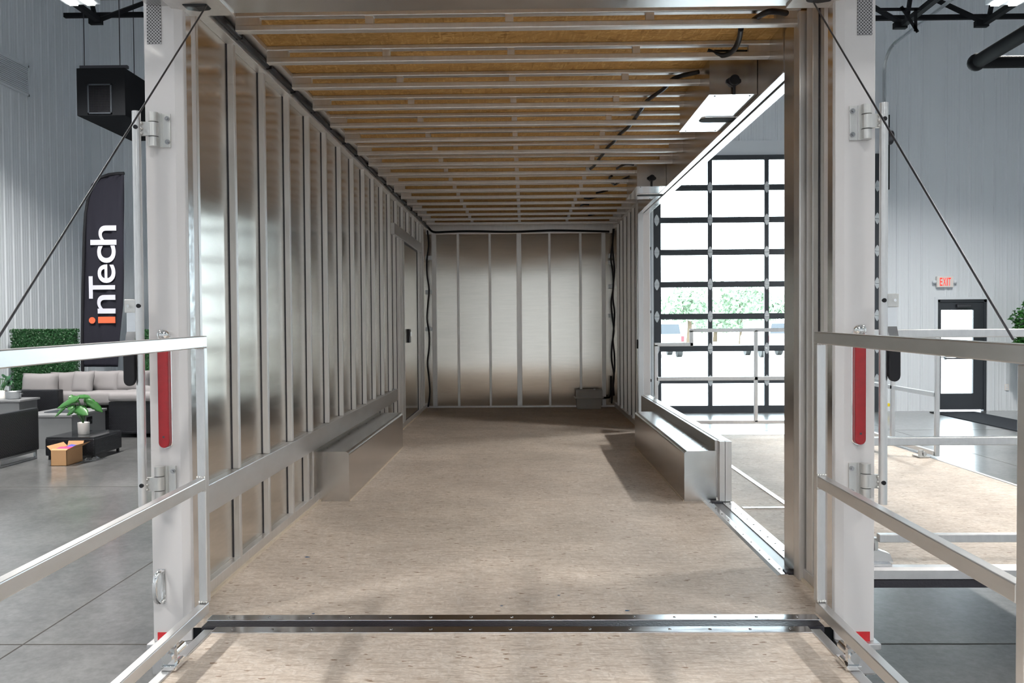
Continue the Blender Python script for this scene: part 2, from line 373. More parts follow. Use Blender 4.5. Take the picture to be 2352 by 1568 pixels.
clad(mb, 'x', FARL, WL, JOG, 0, CEIL, -1); mb.box(JOG, JOG+.12, FAR, FARL+.12, 0, CEIL)
struct(mb.build('wall_far', 'white_enamel'))
mb = MB(); clad(mb, 'y', WL, REAR, FARL, 0, CEIL, 1); struct(mb.build('wall_left', 'white_enamel'))
mb = MB(); clad(mb, 'y', WR, REAR, FAR, 0, CEIL, -1); struct(mb.build('wall_right', 'white_enamel'))
mb = MB()
clad(mb, 'x', REAR, WL, WR, 0, CEIL, 1)
struct(mb.build('wall_rear', 'white_enamel'))
# header board over the garage door, jamb trims
mb = MB(); mb.box(GX0-.1, GX1+.1, FAR-.03, FAR+.1, GH, GH+.28); mb.box(GX0-.13, GX0, FAR-.022, FAR+.12, 0, GH); mb.box(GX1, GX1+.13, FAR-.022, FAR+.12, 0, GH)
struct(mb.build('trim_2', 'white_enamel'))
mb = MB(); mb.box(DX1+.0, DX1+.1, FAR-.02, FAR+.1, 0, DH+.05); mb.box(DX0-.05, DX0, FAR-.02, FAR+.1, 0, DH+.05); mb.box(DX0, DX1, FAR-.02, FAR+.1, DH, DH+.05)
struct(mb.build('trim_3', 'white_enamel'))
struct(MB().box(JOG+.02, GX0-.13, FAR-.018, FAR-.002, 0, .06).build('baseboard_far', 'white_enamel'))

def garage_door(name, x0, x1, y, h, sgn, cols=4, rows=8, detail=True):
    """sectional glass door; sgn -1: inside face looks to -Y"""
    root = MB(); W = (x1-x0)/cols; H = h/rows
    yi, yo = y+sgn*.03, y+sgn*.09
    for i in range(cols+1):
        c = x0+i*W; hw = .07 if i in (0, cols) else .042
        cc = min(max(c, x0+hw), x1-hw)
        root.box(cc-hw, cc+hw, yi, yo, 0, h)
    for k in range(rows+1):
        z = k*H; a, b_ = (0, .13) if k == 0 else ((z-.09, h) if k == rows else (z-.055, z+.055))
        root.box(x0, x1, yi+.002*sgn, yo-.002*sgn, a, b_)
        if 0 < k < rows: root.box(x0, x1, yo-.004*sgn, yo+.001*sgn, z-.003, z+.003)
    d = struct(root.build(name, 'charcoal_frame', bevel=.004))
    pm = lambda a, b_, c, e: MB().box(a, b_, y+sgn*.058, y+sgn*.062, c, e)
    for i in range(cols):
        for k in range(rows):
            pm(x0+i*W+.04, x0+(i+1)*W-.04, max(k*H+.05, .12), (k+1)*H-.05).build('pane', 'clear_glass', d)
    if detail:
        for k in range(1, rows):
            for i in range(cols+1):
                c = min(max(x0+i*W, x0+.06), x1-.06); z = k*H; yy = yo+sgn*.001
                hm = MB()
                pts = [(c, z-.11), (c+.022, z-.085), (c+.045, z-.03), (c+.045, z+.03), (c+.022, z+.085), (c, z+.11), (c-.022, z+.085), (c-.045, z+.03), (c-.045, z-.03), (c-.022, z-.085)]
                hm.prism([(a, yy, b_) for a, b_ in pts], (0, sgn*.006, 0)); hm.cyl((c-.035, yy+sgn*.012, z), (c+.035, yy+sgn*.012, z), .010, 10)
                for dz in (-.07, .07): hm.cyl((c, yy, z+dz), (c, yy+sgn*.012, z+dz), .006, 8)
                hm.build('hinge', 'galvanised', d)
    return d
gd = garage_door('door_1', GX0, GX1, FAR+.02, GH, -1)
# garage tracks, brackets, photo eyes
for sx, x in ((-1, GX0), (1, GX1)):
    t = MB(); pts = [(x+sx*.05, FAR-.12, .1), (x+sx*.05, FAR-.12, 6.34)]
    for k in range(1, 9):
        a = k/8*math.pi/2; pts.append((x+sx*.05, FAR-.12-.45*(1-math.cos(a)), 6.34+.45*math.sin(a)))
    pts += [(x+sx*.05, 3.2, 6.80)]
    for p, q in zip(pts, pts[1:]): t.bar(p, q, .012, .075, up=(0, 1, .01)); t.bar(Vector(p)+Vector((-sx*.02, 0, 0)), Vector(q)+Vector((-sx*.02, 0, 0)), .04, .008, up=(0, 1, .01))
    t.build('track', 'galvanised', gd)
    for z in (.6, 1.9, 3.1, 4.3, 5.2): MB().box(x+sx*.06, x+sx*.10, FAR-.17, FAR-.03, z, z+.05).build('track_bracket', 'dark_steel', gd)
    MB().box(x+sx*.085-.05, x+sx*.085+.05, FAR-.20, FAR-.14, .11, .17, .012).build('sensor', 'yellow_plastic', gd)
    MB().cyl((x+sx*.10-.05, FAR-.18, 5.15), (x+sx*.10+.05, FAR-.18, 5.15), .13, 20).build('cable_drum', 'dark_steel', gd)
    MB().box(x+sx*.07, x+sx*.16, FAR-.09, FAR-.03, 4.2, 5.6).build('bearing_plate', 'black_metal', gd)

# exit door
mb = MB(); mb.box(DX0, DX0+.05, FAR, FAR+.09, 0, DH); mb.box(DX1-.05, DX1, FAR, FAR+.09, 0, DH); mb.box(DX0, DX1, FAR, FAR+.09, DH-.05, DH)
d2 = struct(mb.build('door_2', 'charcoal_frame'))
lf = MB(); x0, x1 = DX0+.048, DX1-.048
lf.box(x0, x0+.035, FAR+.02, FAR+.07, .02, DH-.045); lf.box(x1-.19, x1, FAR+.02, FAR+.07, .02, DH-.045)
lf.box(x0, x1, FAR+.021, FAR+.069, .02, .33); lf.box(x0, x1, FAR+.021, FAR+.069, DH-.20, DH-.045); lf.box(x0, x1, FAR+.03, FAR+.06, 1.02, 1.035)
lf.build('door_leaf', 'charcoal_frame', d2)
MB().box(x0+.03, x1-.18, FAR+.043, FAR+.047, .32, DH-.19).build('pane', 'clear_glass', d2)
MB().box(DX0+.35, DX0+.62, FAR-.05, FAR+.02, DH-.15, DH-.09, .01).build('door_closer', 'dark_steel', d2)
mb = MB(); mb.bar((x0+.08, FAR-.03, 1.0), (x1-.2, FAR-.03, 1.0), .03, .03); mb.box(x0+.08, x0+.11, FAR-.03, FAR+.03, .98, 1.02); mb.box(x1-.23, x1-.2, FAR-.03, FAR+.03, .98, 1.02); mb.build('push_bar', 'dark_steel', d2)
# exit sign
p = onY(2170, 647, FAR-.05); sg = thing('exit_sign', (p.x, FAR-.016, p.z-.11), 'white illuminated sign with red EXIT lettering above the glazed door', 'sign')
mb = MB(); mb.box(p.x-.155, p.x+.155, FAR-.075, FAR-.016, p.z-.105, p.z+.105, .012); mb.build('housing', 'pot_white', sg)
for sx in (-1, 1):
    MB().lathe((p.x+sx*.19, FAR-.05, p.z-.03), [(.02, 0), (.036, .01), (.036, .05), (.015, .06)], 12).build('lamp_head', 'white_enamel', sg)
def letter(ch, x0, x1, z0, z1, y, mat, parent, name='lettering', rot=False, bold=.0, th=.004, fit=None):
    cu = bpy.data.curves.new('t', 'FONT'); cu.body = ch; cu.extrude = .5; cu.offset = bold; cu.resolution_u = 6
    o = bpy.data.objects.new('t', cu); COL.objects.link(o)
    dg = bpy.context.evaluated_depsgraph_get(); me = bpy.data.meshes.new_from_object(o.evaluated_get(dg))
    bpy.data.objects.remove(o); bm = bmesh.new(); bm.from_mesh(me); bpy.data.meshes.remove(me)
    V = [(-v.co.y, v.co.x) if rot else (v.co.x, v.co.y) for v in bm.verts]
    a0, a1 = min(a for a, _ in V), max(a for a, _ in V); b0, b1 = min(b for _, b in V), max(b for _, b in V)
    for v, (a, b_) in zip(bm.verts, V):
        dz = v.co.z
        v.co = Vector((x0+(a-a0)/(a1-a0)*(x1-x0), y-th*(.5 if dz > 0 else -.5), z0+(b_-b0)/(b1-b0)*(z1-z0)))
    m = MB(); m.bm.free(); m.bm = bm; return m.build(name, mat, parent)
xs = p.x-.105
for ch, wd in (('E', .048), ('X', .056), ('I', .016), ('T', .05)):
    letter(ch, xs, xs+wd, p.z-.075, p.z+.075, FAR-.0765, 'exit_glow', sg, bold=.01); xs += wd+.012
# switch plate on the far wall
p = onY(2312, 889, FAR-.02); q = thing('wall_outlet', (p.x, FAR-.016, p.z-.06), 'white outlet plate low on the ribbed wall beside the glazed door', 'outlet')
MB().box(p.x-.04, p.x+.04, FAR-.03, FAR-.016, p.z-.06, p.z+.06, .006).build('cover_plate', 'pot_white', q)
for dz in (-.025, .025): MB().box(p.x-.014, p.x+.014, FAR-.033, FAR-.029, p.z+dz-.015, p.z+dz+.015, .003).build('socket', 'white_enamel', q)
# door mat
o = MB().box(7.58, 8.42, 10.6, 15.2, 0, .014, .006).build('door_mat', 'mat_carpet'); tag(o, 'long charcoal floor mat leading from the glazed exit door', 'mat')
# wall grille
a, b_ = onX(-60, 85, WL+.03), onX(67, 222, WL+.03); a2 = onX(67, 152, WL+.03)
g = thing('wall_vent', (WL+.016, (a.y+b_.y)/2, b_.z), 'white louvred return air grille on the left ribbed wall', 'vent')
mb = MB(); y0, y1, zz0, zz1 = a.y, b_.y, b_.z, a2.z; X = WL+.016
for q in ((y0, y1, zz0, zz0+.04), (y0, y1, zz1-.04, zz1), (y0, y0+.04, zz0, zz1), (y1-.04, y1, zz0, zz1)): mb.box(X, X+.03, *q)
mb.build('frame', 'white_enamel', g)
mb = MB(); k = zz0+.05
while k < zz1-.05: mb.box(X+.004, X+.024, y0+.03, y1-.03, k, k+.022); k += .034
mb.build('louvre', 'white_enamel', g)

# hanging unit heater, upper left
Yh = 12.6; a, b_ = onY(177, 266, Yh), onY(286, 155, Yh); Yb = Yh+1.75
h = thing('unit_heater', ((a.x+b_.x)/2, Yh, a.z), 'black box heater hung on thin rods from the ceiling at upper left', 'heater')
mb = MB(); mb.box(a.x, b_.x, Yh, Yb, a.z, b_.z, .01); mb.build('casing', 'black_metal', h)
f0, f1 = onY(203, 262, Yh), onY(257, 193, Yh)
mb = MB()
for q in ((f0.x, f1.x, f0.z, f0.z+.02), (f0.x, f1.x, f1.z-.02, f1.z), (f0.x, f0.x+.02, f0.z, f1.z), (f1.x-.02, f1.x, f0.z, f1.z)): mb.box(q[0], q[1], Yh-.02, Yh, q[2], q[3])
mb.build('grille_frame', 'charcoal_frame', h)
mb = MB()
for i in range(1, 16): t = f0.x+(f1.x-f0.x)*i/16; mb.box(t-.003, t+.003, Yh-.012, Yh-.008, f0.z, f1.z)
for i in range(1, 18): t = f0.z+(f1.z-f0.z)*i/18; mb.box(f0.x, f1.x, Yh-.014, Yh-.012, t-.003, t+.003)
mb.build('grille', 'black_plastic', h)
for yy in (Yh+.02, Yb-.1): MB().box(a.x+.04, b_.x+.03, yy, yy+.06, b_.z, b_.z+.045).build('hanger_bar', 'dark_steel', h)
for yy in (Yh+.05, Yb-.07):
    for px in (190, 272): t = onY(px, 150, Yh); MB().cyl((t.x, yy, b_.z+.04), (t.x, yy, CEIL), .008, 8).build('hanger_rod', 'dark_steel', h)

# roof joists running front to back
def roof_joist(end, label, feet):
    e = Vector(end); r = thing('roof_joist', e, label, 'joist', 'open web joists under the showroom roof')
    mb = MB(); mb.bar(e, (e.x, -9, e.z), .09, .07); mb.build('bottom_chord', 'black_metal', r)
    MB().bar((e.x, FAR, CEIL-.2), (e.x, -9, CEIL-.2), .09, .08).build('top_chord', 'black_metal', r)
    y = e.y-.1; up = True
    while y > -8:
        za, zb = (e.z, CEIL-.2); MB().bar((e.x, y, za if up else zb), (e.x, y-.75, zb if up else za), .05, .05).build('web_brace', 'black_metal', r); y -= .75; up = not up
    MB().bar((e.x, e.y, e.z), (e.x, FAR-.05, CEIL-.25), .06, .06).build('web_brace', 'black_metal', r)
    MB().box(e.x-.14, e.x+.05, e.y-.03, e.y+.05, e.z-.06, e.z+.03).build('chord_foot', 'black_metal', r)
roof_joist(onY(226, 46, 12.3), 'black steel joist above the black hanging heater', 1)
roof_joist(onY(2075, 56, 12.3), 'black steel joist beside the white right corner post', 1)
roof_joist(onY(2262, 52, 12.3), 'black steel joist above the black radiant heater tube at upper right', 1)
for (pa, pb, lab) in (((148, 36), (330, 36), 'black bracing bar crossing the left wall corner near the ceiling'), ((2000, 42), (2420, 47), 'long black bracing bar crossing high in front of the right far wall')):
    p, q = onY(*pa, 13.4), onY(*pb, 13.4); o = MB().bar(p, (q.x, 13.4, p.z), .07, .07).build('brace_bar', 'black_metal'); tag(o, lab, 'brace', 'bracing bars between the roof joists')
# slotted angle hangers for the door track
hg = thing('track_hanger', onY(2085, 75, 9.0), 'perforated black angle brackets holding up the garage door track', 'hanger')
mb = MB()
for (pa, pb) in (((2005, 22), (2116, 21)), ((2103, 20), (2103, 72)), ((2070, 15), (2108, 74))):
    p, q = onY(*pa, 9.0), onY(*pb, 9.0); mb.bar(p, q, .035, .006, up=(0, 1, 0)); 
mb.build('slotted_angle', 'black_metal', hg)
# radiant tube heater
rh = thing('radiant_heater', onY(2240, 140, 9.5), 'black U shaped radiant heater tube hanging at upper right', 'heater')
p = onY(2243, 143, 9.5); r = .085
pts = [(p.x+4, 9.5, p.z), (p.x+.06, 9.5, p.z)]
MB().tube(pts, .07, 14).build('tube', 'black_metal', rh)
MB().tube([(p.x, 9.52, p.z), (p.x+.02, 2.0, p.z+.1)], .08, 14).build('tube', 'black_metal', rh)
MB().ball((p.x, 9.5, p.z), .1).build('elbow', 'black_metal', rh)
for q in ((p.x+.05, 7.3), (p.x+2.2, 9.5)):
    MB().cyl((q[0], q[1], p.z+.05), (q[0], q[1], CEIL), .006, 6).build('hanger_chain', 'dark_steel', rh)
MB().cyl((p.x+.02, 6.9, p.z+.02), (p.x+.02, 6.9, CEIL), .06, 12).build('flue', 'black_metal', rh)

# high bay lights
def high_bay(x, y, z, label, k=1.05):
    L = thing('high_bay_light', (x, y, z), label, 'lamp', 'high bay lights under the ceiling')
    MB().box(x-.24, x+.24, y-.62, y+.62, z+.02, z+.09, .01).build('housing', 'white_enamel', L)
    for sx in (-1, 1): MB().box(x+sx*.12-.055, x+sx*.12+.055, y-.6, y+.6, z, z+.021).build('diffuser', 'lamp_glow', L)
    l = bpy.data.lights.new('lamp_light', 'AREA'); l.shape = 'RECTANGLE'; l.size = .36; l.size_y = 1.2; l.energy = LAMP_W*k; l.color = (1, .965, .91); l.spread = math.radians(LAMP_SPREAD)
    lo = bpy.data.objects.new('lamp_light', l); COL.objects.link(lo); lo.parent = L; lo.location = (0, 0, -.012)
    for yy in (-.5, .5): MB().cyl((x, y+yy, z+.09), (x, y+yy, CEIL), .004, 6).build('hanger_cable', 'dark_steel', L)
pl = onY(190, 13, 11.2); pr = onY(2305, 14, 11.2)
high_bay(pl.x, 11.2-.6, pl.z, 'bright twin strip high bay lamp at the upper left by the hanging heater')
high_bay(pr.x, 11.2-.6, pr.z, 'bright twin strip high bay lamp at the upper right above the radiant tube')
for x in (pl.x, pr.x):
    for y, k in ((5.0, 1.0), (-1.0, .75), (-7.0, 1.1)): high_bay(x, y, pl.z, 'added twin strip lamp out of view, brightening the rear deck and rear wall', k)

for y, k in ((-1.6, .22), (-5.2, .6), (-8.8, .9)): high_bay(CX0, y, pl.z, 'added twin strip lamp out of view, brightening the rear deck and rear wall', k)  # extra centre row, added out of view to brighten the deck and rear wall

# ================================================================== OUTSIDE
o = struct(MB().box(-60, 90, FARL+.32, 200, -.25, -.05).build('ground', 'concrete_pad'))
def leaf_cloud(mb, c, r, n, size, flat=1.0):
    for _ in range(n):
        while True:
            d = Vector((random.uniform(-1, 1), random.uniform(-1, 1), random.uniform(-1, 1)))
            if .25 < d.length < 1: break
        p = Vector(c)+Vector((d.x*r[0], d.y*r[1], d.z*r[2])); u = Vector((random.gauss(0, 1), random.gauss(0, 1), random.gauss(0, 1)*flat)).normalized(); v = u.orthogonal().normalized()
        s = size*random.uniform(.6, 1.3); mb.poly([p-u*s, p-v*s*.45, p+u*s, p+v*s*.45])
def tree(x, y, h, r, label):
    t = thing('tree', (x, y, -.05), label, 'tree', 'trees beyond the car park')
    MB().tube([(x, y, -.05), (x+.1, y, h*.3), (x-.1, y, h*.6)], [.22, .17, .08], 10).build('trunk', 'bark', t)
    mb = MB()
    for _ in range(9): leaf_cloud(mb, (x+random.uniform(-.6, .6)*r, y+random.uniform(-.5, .5)*r, h*random.uniform(.35, .82)), (r*.5, r*.5, h*.2), 130, .28)
    mb.build('crown', 'leaf_tree', t)
for px, y, h, r, l in ((1580, 62, 5.2, 2.6, 'pale sunlit tree outside, behind the left column of garage panes'), (1700, 66, 5.4, 2.8, 'pale sunlit tree outside, behind the middle column of garage panes'), (1775, 70, 4.4, 2.6, 'low pale tree outside behind the white cars by the right column of panes'),
                       (1640, 75, 4.0, 2.8, 'distant low tree outside between the two taller pale trees')):
    tree((px-1205)/1850*y, y, h, r, l)
def pickup(px, y, label):
    x = (px-1205)/1850*y; c = thing('car', (x, y, -.05), label, 'car', 'white vehicles parked outside')
    z = -.05
    prof = [(-1.0, .5), (-1.0, 1.0), (-.92, 1.1), (-.8, 1.75), (-.65, 1.85), (.65, 1.85), (.8, 1.75), (.92, 1.1), (1.0, 1.0), (1.0, .5)]
    MB().prism([(x+a, y, z+b_) for a, b_ in prof], (0, 4.6, 0)).build('body', 'truck_paint', c, bevel=.06)
    MB().prism([(x+a, y-.02, z+b_) for a, b_ in ((-.75, 1.2), (-.66, 1.7), (.66, 1.7), (.75, 1.2))], (0, .05, 0)).build('rear_window', 'charcoal_frame', c)
    MB().box(x-.95, x+.95, y-.12, y+.02, z+.45, z+.65, .03).build('bumper', 'chrome', c)
    for sx in (-1, 1):
        MB().box(x+sx*.86-.08, x+sx*.86+.08, y-.03, y+.01, z+.8, z+1.1, .02).build('tail_lamp', 'red_lens', c)
        for yy in (.9, 3.7): MB().cyl((x+sx*.85-.13, y+yy, z+.37), (x+sx*.85+.13, y+yy, z+.37), .37, 24).build('wheel', 'tyre_rubber', c)
pickup(1528, 41, 'white vehicle parked outside, seen through the left garage panes')
pickup(1800, 40, 'white vehicle parked outside, seen at the right edge of the garage panes')

# ================================================================== THE TRAILER
ZF = .64; CX = -.055; YR = 2.86; YB = 10.36
XLo, XRo = -1.345, 1.235           # outer faces
XL, XR = -1.257, 1.147             # stud faces
SKL, SKR = -1.290, 1.180           # inner face of the wall skins
ZJ, ZO = 2.972, 3.011              # height of the gap in the joists, roof board underside
Y1 = 2.93                          # inside of the rear frame
TR = thing('cargo_trailer', (CX, YR, 0), 'open aluminium cargo trailer with bare studs, strand board floor and white corner posts', 'trailer')
def tp(mb, name, mat='mill_tube', par=None, **k): return mb.build(name, mat, par or TR, **k)
mir = lambda x: 2*CX-x
# floor board and underframe
tp(MB().box(SKL, SKR, YR+.015, YB, ZF-.02, ZF), 'floor_board', 'osb_floor')
tp(MB().box(XLo+.02, XRo-.02, YR+.02, YB+.05, .44, ZF-.02), 'underframe', 'black_metal')
tp(MB().box(XLo, XRo, YR-.02, YR+.04, .46, .56, .008), 'rear_bumper', 'mill_plate')
for sx in (-1, 1):
    xx = CX+sx*1.12
    for y in (5.45, 6.42):
        wl = tp(MB().cyl((xx-.08, y, .31), (xx+.08, y, .31), .31, 32), 'wheel', 'tyre_rubber', bevel=.03)
        tp(MB().cyl((xx-.085, y, .31), (xx+.085, y, .31), .2, 24), 'wheel_rim', 'white_gelcoat', wl)
plain('blue_paint', (.02, .09, .20), .6)
for px, py, rr in ((705, 1279, .011), (545, 1283, .006), (1152, 1391, .005), (1440, 1402, .008), (720, 1409, .006), (1283, 1367, .005)):
    p = onZ(px, py, ZF); tp(MB().prism([(p.x+rr*(1+.5*math.sin(k*2.3+px))*math.cos(k*.7), p.y+rr*.7*(1+.4*math.sin(k*3.1))*math.sin(k*.7), ZF+.0002) for k in range(9)], (0, 0, .0006)), 'paint_mark', 'blue_paint')
# thin wood edge strips beside the walls
tp(MB().box(XL, XL+.012, Y1, YB-.1, ZF, ZF+.012), 'edge_strip', 'raw_wood')
# skins
tp(MB().box(SKL-.02, SKL, YR+.05, YB, ZF-.02, ZO), 'wall_skin', 'rolled_sheet')
OP0, OP1 = 3.56, 8.06            # side opening
OPZ = 1.71+1.095                 # underside of the opening header
mb = MB(); mb.box(SKR, SKR+.02, YR+.05, OP0-.02, ZF-.02, ZO); tp(mb, 'wall_skin', 'rolled_sheet')
mb = MB(); mb.box(SKR, SKR+.02, OP1+.05, YB, ZF-.02, ZO); tp(mb, 'wall_skin', 'rolled_sheet')
tp(MB().box(SKL, SKR, YB, YB+.02, ZF-.02, ZO), 'front_skin', 'rolled_sheet')
# white outside cladding and roof
tp(MB().box(XLo, SKL-.02, YR+.02, YB+.02, .56, 3.08), 'side_cladding', 'white_gelcoat')
tp(MB().box(SKR+.02, XRo, YR+.02, OP0-.03, .56, 3.08), 'side_cladding', 'white_gelcoat')
tp(MB().box(SKR+.02, XRo, OP1+.06, YB+.02, .56, 3.08), 'side_cladding', 'white_gelcoat')
tp(MB().box(SKR+.02, XRo, OP0-.03, OP1+.06, OPZ+.02, 3.08), 'side_cladding', 'white_gelcoat')
tp(MB().box(XLo, XRo, YB+.02, YB+.06, .46, 3.08), 'front_cladding', 'white_gelcoat')
tp(MB().box(SKL, SKR, YR+.05, YB, ZO, ZO+.015), 'roof_board', 'osb_roof')
tp(MB().box(XLo, XRo, YR, YB+.06, 3.08, 3.10), 'roof_skin', 'white_gelcoat')

# studs, left wall: 16 inch centres; each a tube with rounded edges; stands on a base channel
SP = .4064; studs_l = [3.10+SP*k for k in range(18)]
def stud(x, y, z0, z1, side, wdt=.026, dep=.033, name='wall_stud'):
    a, b_ = (SKL, SKL+dep) if side < 0 else (SKR-dep, SKR)
    st_ = tp(MB().box(a, b_, y, y+wdt, z0, z1), name, 'mill_tube', bevel=.003)
    t0, t1 = (SKL, SKL+.005) if side < 0 else (SKR-.005, SKR)
    tp(MB().box(t0, t1, y-.0015, y+wdt-.002, z0, z1), 'seal_tape', 'black_rubber', st_)
    return st_
BZ0, BZ1 = ZF+.330, ZF+.444
DY0, DY1, DZ = 8.02, 9.72, 1.71+.345*3.0   # side door bay
for k, y in enumerate(studs_l):
    if y < 7.7:
        stud(XL, y, BZ1, ZO-.05, -1)
        if y < 4.8: stud(XL, y, ZF+.05, BZ0, -1)
    elif y < YB-.08:
        stud(XL, y, ZF+2.03, ZO-.05, -1)
for y in (4.62, 7.12, 7.34): stud(XL, y, ZF+.05, BZ0, -1, .03)
stud(XL, 2.965, ZF+.05, ZO-.05, -1, .022, .02)
for y in (7.86, 8.10, 8.30, 8.42, 9.58, 9.66, 9.86, 10.06): stud(XL, y, ZF+.05, ZF+1.95 if 7.8 < y < 9.8 else ZO-.05, -1, .028)
tp(MB().box(SKL, XL+.006, 3.06, 7.88, BZ0, BZ1, .003), 'belt_rail', 'mill_plate')
tp(MB().box(SKL, XL+.004, 7.80, 9.80, ZF+1.95, ZF+2.06, .003), 'door_header', 'mill_plate')
tp(MB().box(SKL, XL, Y1, YB, ZF, ZF+.055, .003), 'base_channel', 'mill_tube')
tp(MB().box(SKL, XL+.012, Y1, YB, ZO-.075, ZO, .003), 'top_plate', 'mill_tube')
tp(MB().box(SKL, XL+.068, Y1, YB, 2.986, ZO-.001, .003), 'roof_rail', 'mill_tube')
# side door in the left wall
sd = tp(MB().box(SKL+.001, SKL+.014, 8.50, 9.56, ZF+.06, ZF+1.93), 'side_door', 'rolled_sheet')
mb = MB()
for q in ((8.47, 8.50, ZF+.05, ZF+1.95), (9.56, 9.585, ZF+.05, ZF+1.95), (8.47, 9.585, ZF+1.93, ZF+1.95), (8.47, 9.585, ZF+.045, ZF+.06)): mb.box(SKL, SKL+.02, *q)
tp(mb, 'door_seal', 'black_rubber', sd)
p = onX(941, 771, XL); mb = MB(); mb.box(SKL+.012, SKL+.04, p.y-.06, p.y+.06, p.z-.075, p.z+.075, .008); tp(mb, 'door_latch', 'black_plastic', sd)
mb = MB(); mb.box(SKL+.04, SKL+.052, p.y-.025, p.y+.025, p.z-.01, p.z+.045, .006); tp(mb, 'latch_paddle', 'chrome', sd)

# right wall: front part studs, rear column and studs by the corner post
for y in (8.30, 8.62, 8.95, 9.30, 9.65, 10.0): stud(XR, y, ZF+.05, ZO-.05, 1, .028)
tp(MB().box(XR, SKR, OP1+.1, YB, ZF, ZF+.055, .003), 'base_channel', 'mill_tube')
tp(MB().box(XR, SKR, Y1, OP0-.2, ZF, ZF+.05, .003), 'base_channel', 'mill_tube')
tp(MB().box(XR-.012, SKR, OP1+.02, YB, ZO-.075, ZO, .003), 'top_plate', 'mill_tube')
tp(MB().box(XR-.010, XR-.001, Y1, OP0-.2, ZF, ZF+.012), 'edge_strip', 'raw_wood')
tp(MB().box(XR-.007, XRo-.01, 3.40, OP0, ZF, ZO-.03, .004), 'door_post', 'smooth_sheet')
tp(MB().box(XR-.019, SKR, 3.33, 3.40, ZF, ZO-.03, .006), 'door_post_tube', 'mill_tube')
stud(XR, 3.245, ZF+.0, ZO-.03, 1, .07, .028)
stud(XR, 3.02, ZF+.05, ZO-.05, 1, .03, .03)
stud(XR, 2.94, ZF+.0, ZO-.05, 1, .03, .02)
# opening header beam (smooth, from post to far jamb) with bright bottom trims
tp(MB().box(XR-.01, XRo-.03, OP0, OP1, OPZ, ZO), 'opening_header', 'smooth_sheet')
tp(MB().box(XR-.012, XR+.03, OP0, OP1+.02, OPZ-.008, OPZ, .002), 'header_trim', 'sill_metal')
tp(MB().box(XR+.034, XRo, OP0, OP1+.02, OPZ-.016, OPZ-.001, .002), 'header_trim', 'sill_metal')
tp(MB().box(XR-.012, XRo-.05, OP1, OP1+.07, ZF, OPZ, .003), 'door_jamb', 'white_enamel')
tp(MB().box(XRo-.05, XRo+.02, OP1+.01, OP1+.09, ZF, OPZ, .003), 'door_jamb', 'white_gelcoat')
tp(MB().box(XR-.016, XR-.011, OP1+.025, OP1+.05, ZF+.15, OPZ-.1), 'latch_bar', 'sill_metal')
p = onX(1486, 793, XR); tp(MB().box(XR-.025, XR-.012, OP1+.02, OP1+.055, p.z-.045, p.z+.045, .004), 'switch_plate', 'black_plastic')

# front wall studs and corner returns
for px, wd in ((998, .058), (1053, .03), (1126, .03), (1193, .062), (1263, .03), (1334, .03), (1387, .05)):
    x = onY(px, 740, YB-.03).x; tp(MB().box(x-wd/2, x+wd/2, YB-.033, YB, ZF+.01, ZO-.12), 'wall_stud', 'mill_tube', bevel=.003)
tp(MB().box(XL, XR, YB-.035, YB, ZF, ZF+.022, .003), 'base_channel', 'mill_tube')
tp(MB().box(XL, XR, YB-.04, YB, ZO-.14, ZO, .003), 'top_plate', 'mill_tube')
for pxs, zs in (((977, 992), (587, 666, 751)), ((1398, 1411), (582, 598, 653, 720))):
    for py in zs:
        a, c = onY(pxs[0], py, YB-.06), onY(pxs[1], py+9, YB-.06); tp(MB().box(a.x, c.x, YB-.07, YB, c.z, a.z, .003), 'corner_gusset', 'galvanised')
# ceiling joists: an upper and a lower bar joined by short welded tabs
for k in range(17):
    ya = 3.348+SP*k
    if ya+.06 > YB-.04: break
    xr = XR-.004; xl = XL+.064
    j = tp(MB().box(xl, xr, ya, ya+.038, 2.989, ZO).box(xl, xr, ya, ya+.043, 2.932, 2.958), 'ceiling_joist', 'mill_tube', bevel=.004)
    for x in (CX-.58, CX, CX+.58): tp(MB().box(x-.017, x+.017, ya+.004, ya+.036, 2.957, 2.990), 'joist_tab', 'mill_tube', j)
    for x in (XL+.115, XR-.055): tp(MB().box(x-.05, x+.05, ya+.006, ya+.034, 2.957, 2.990), 'joist_tab', 'mill_tube', j)
# rear header
tp(MB().box(XLo+.02, XRo-.02, YR-.30, Y1, 2.845, 2.93), 'rear_header', 'smooth_sheet')
for sx in (-1, 1):
    a, c = (XLo+.1, onY(537, 20, Y1).x) if sx < 0 else (onY(1805, 20, Y1).x, XRo-.1)
    tp(MB().box(a, c, YR-.10, Y1+.003, 2.836, 2.846, .002), 'header_gusset', 'mill_tube')
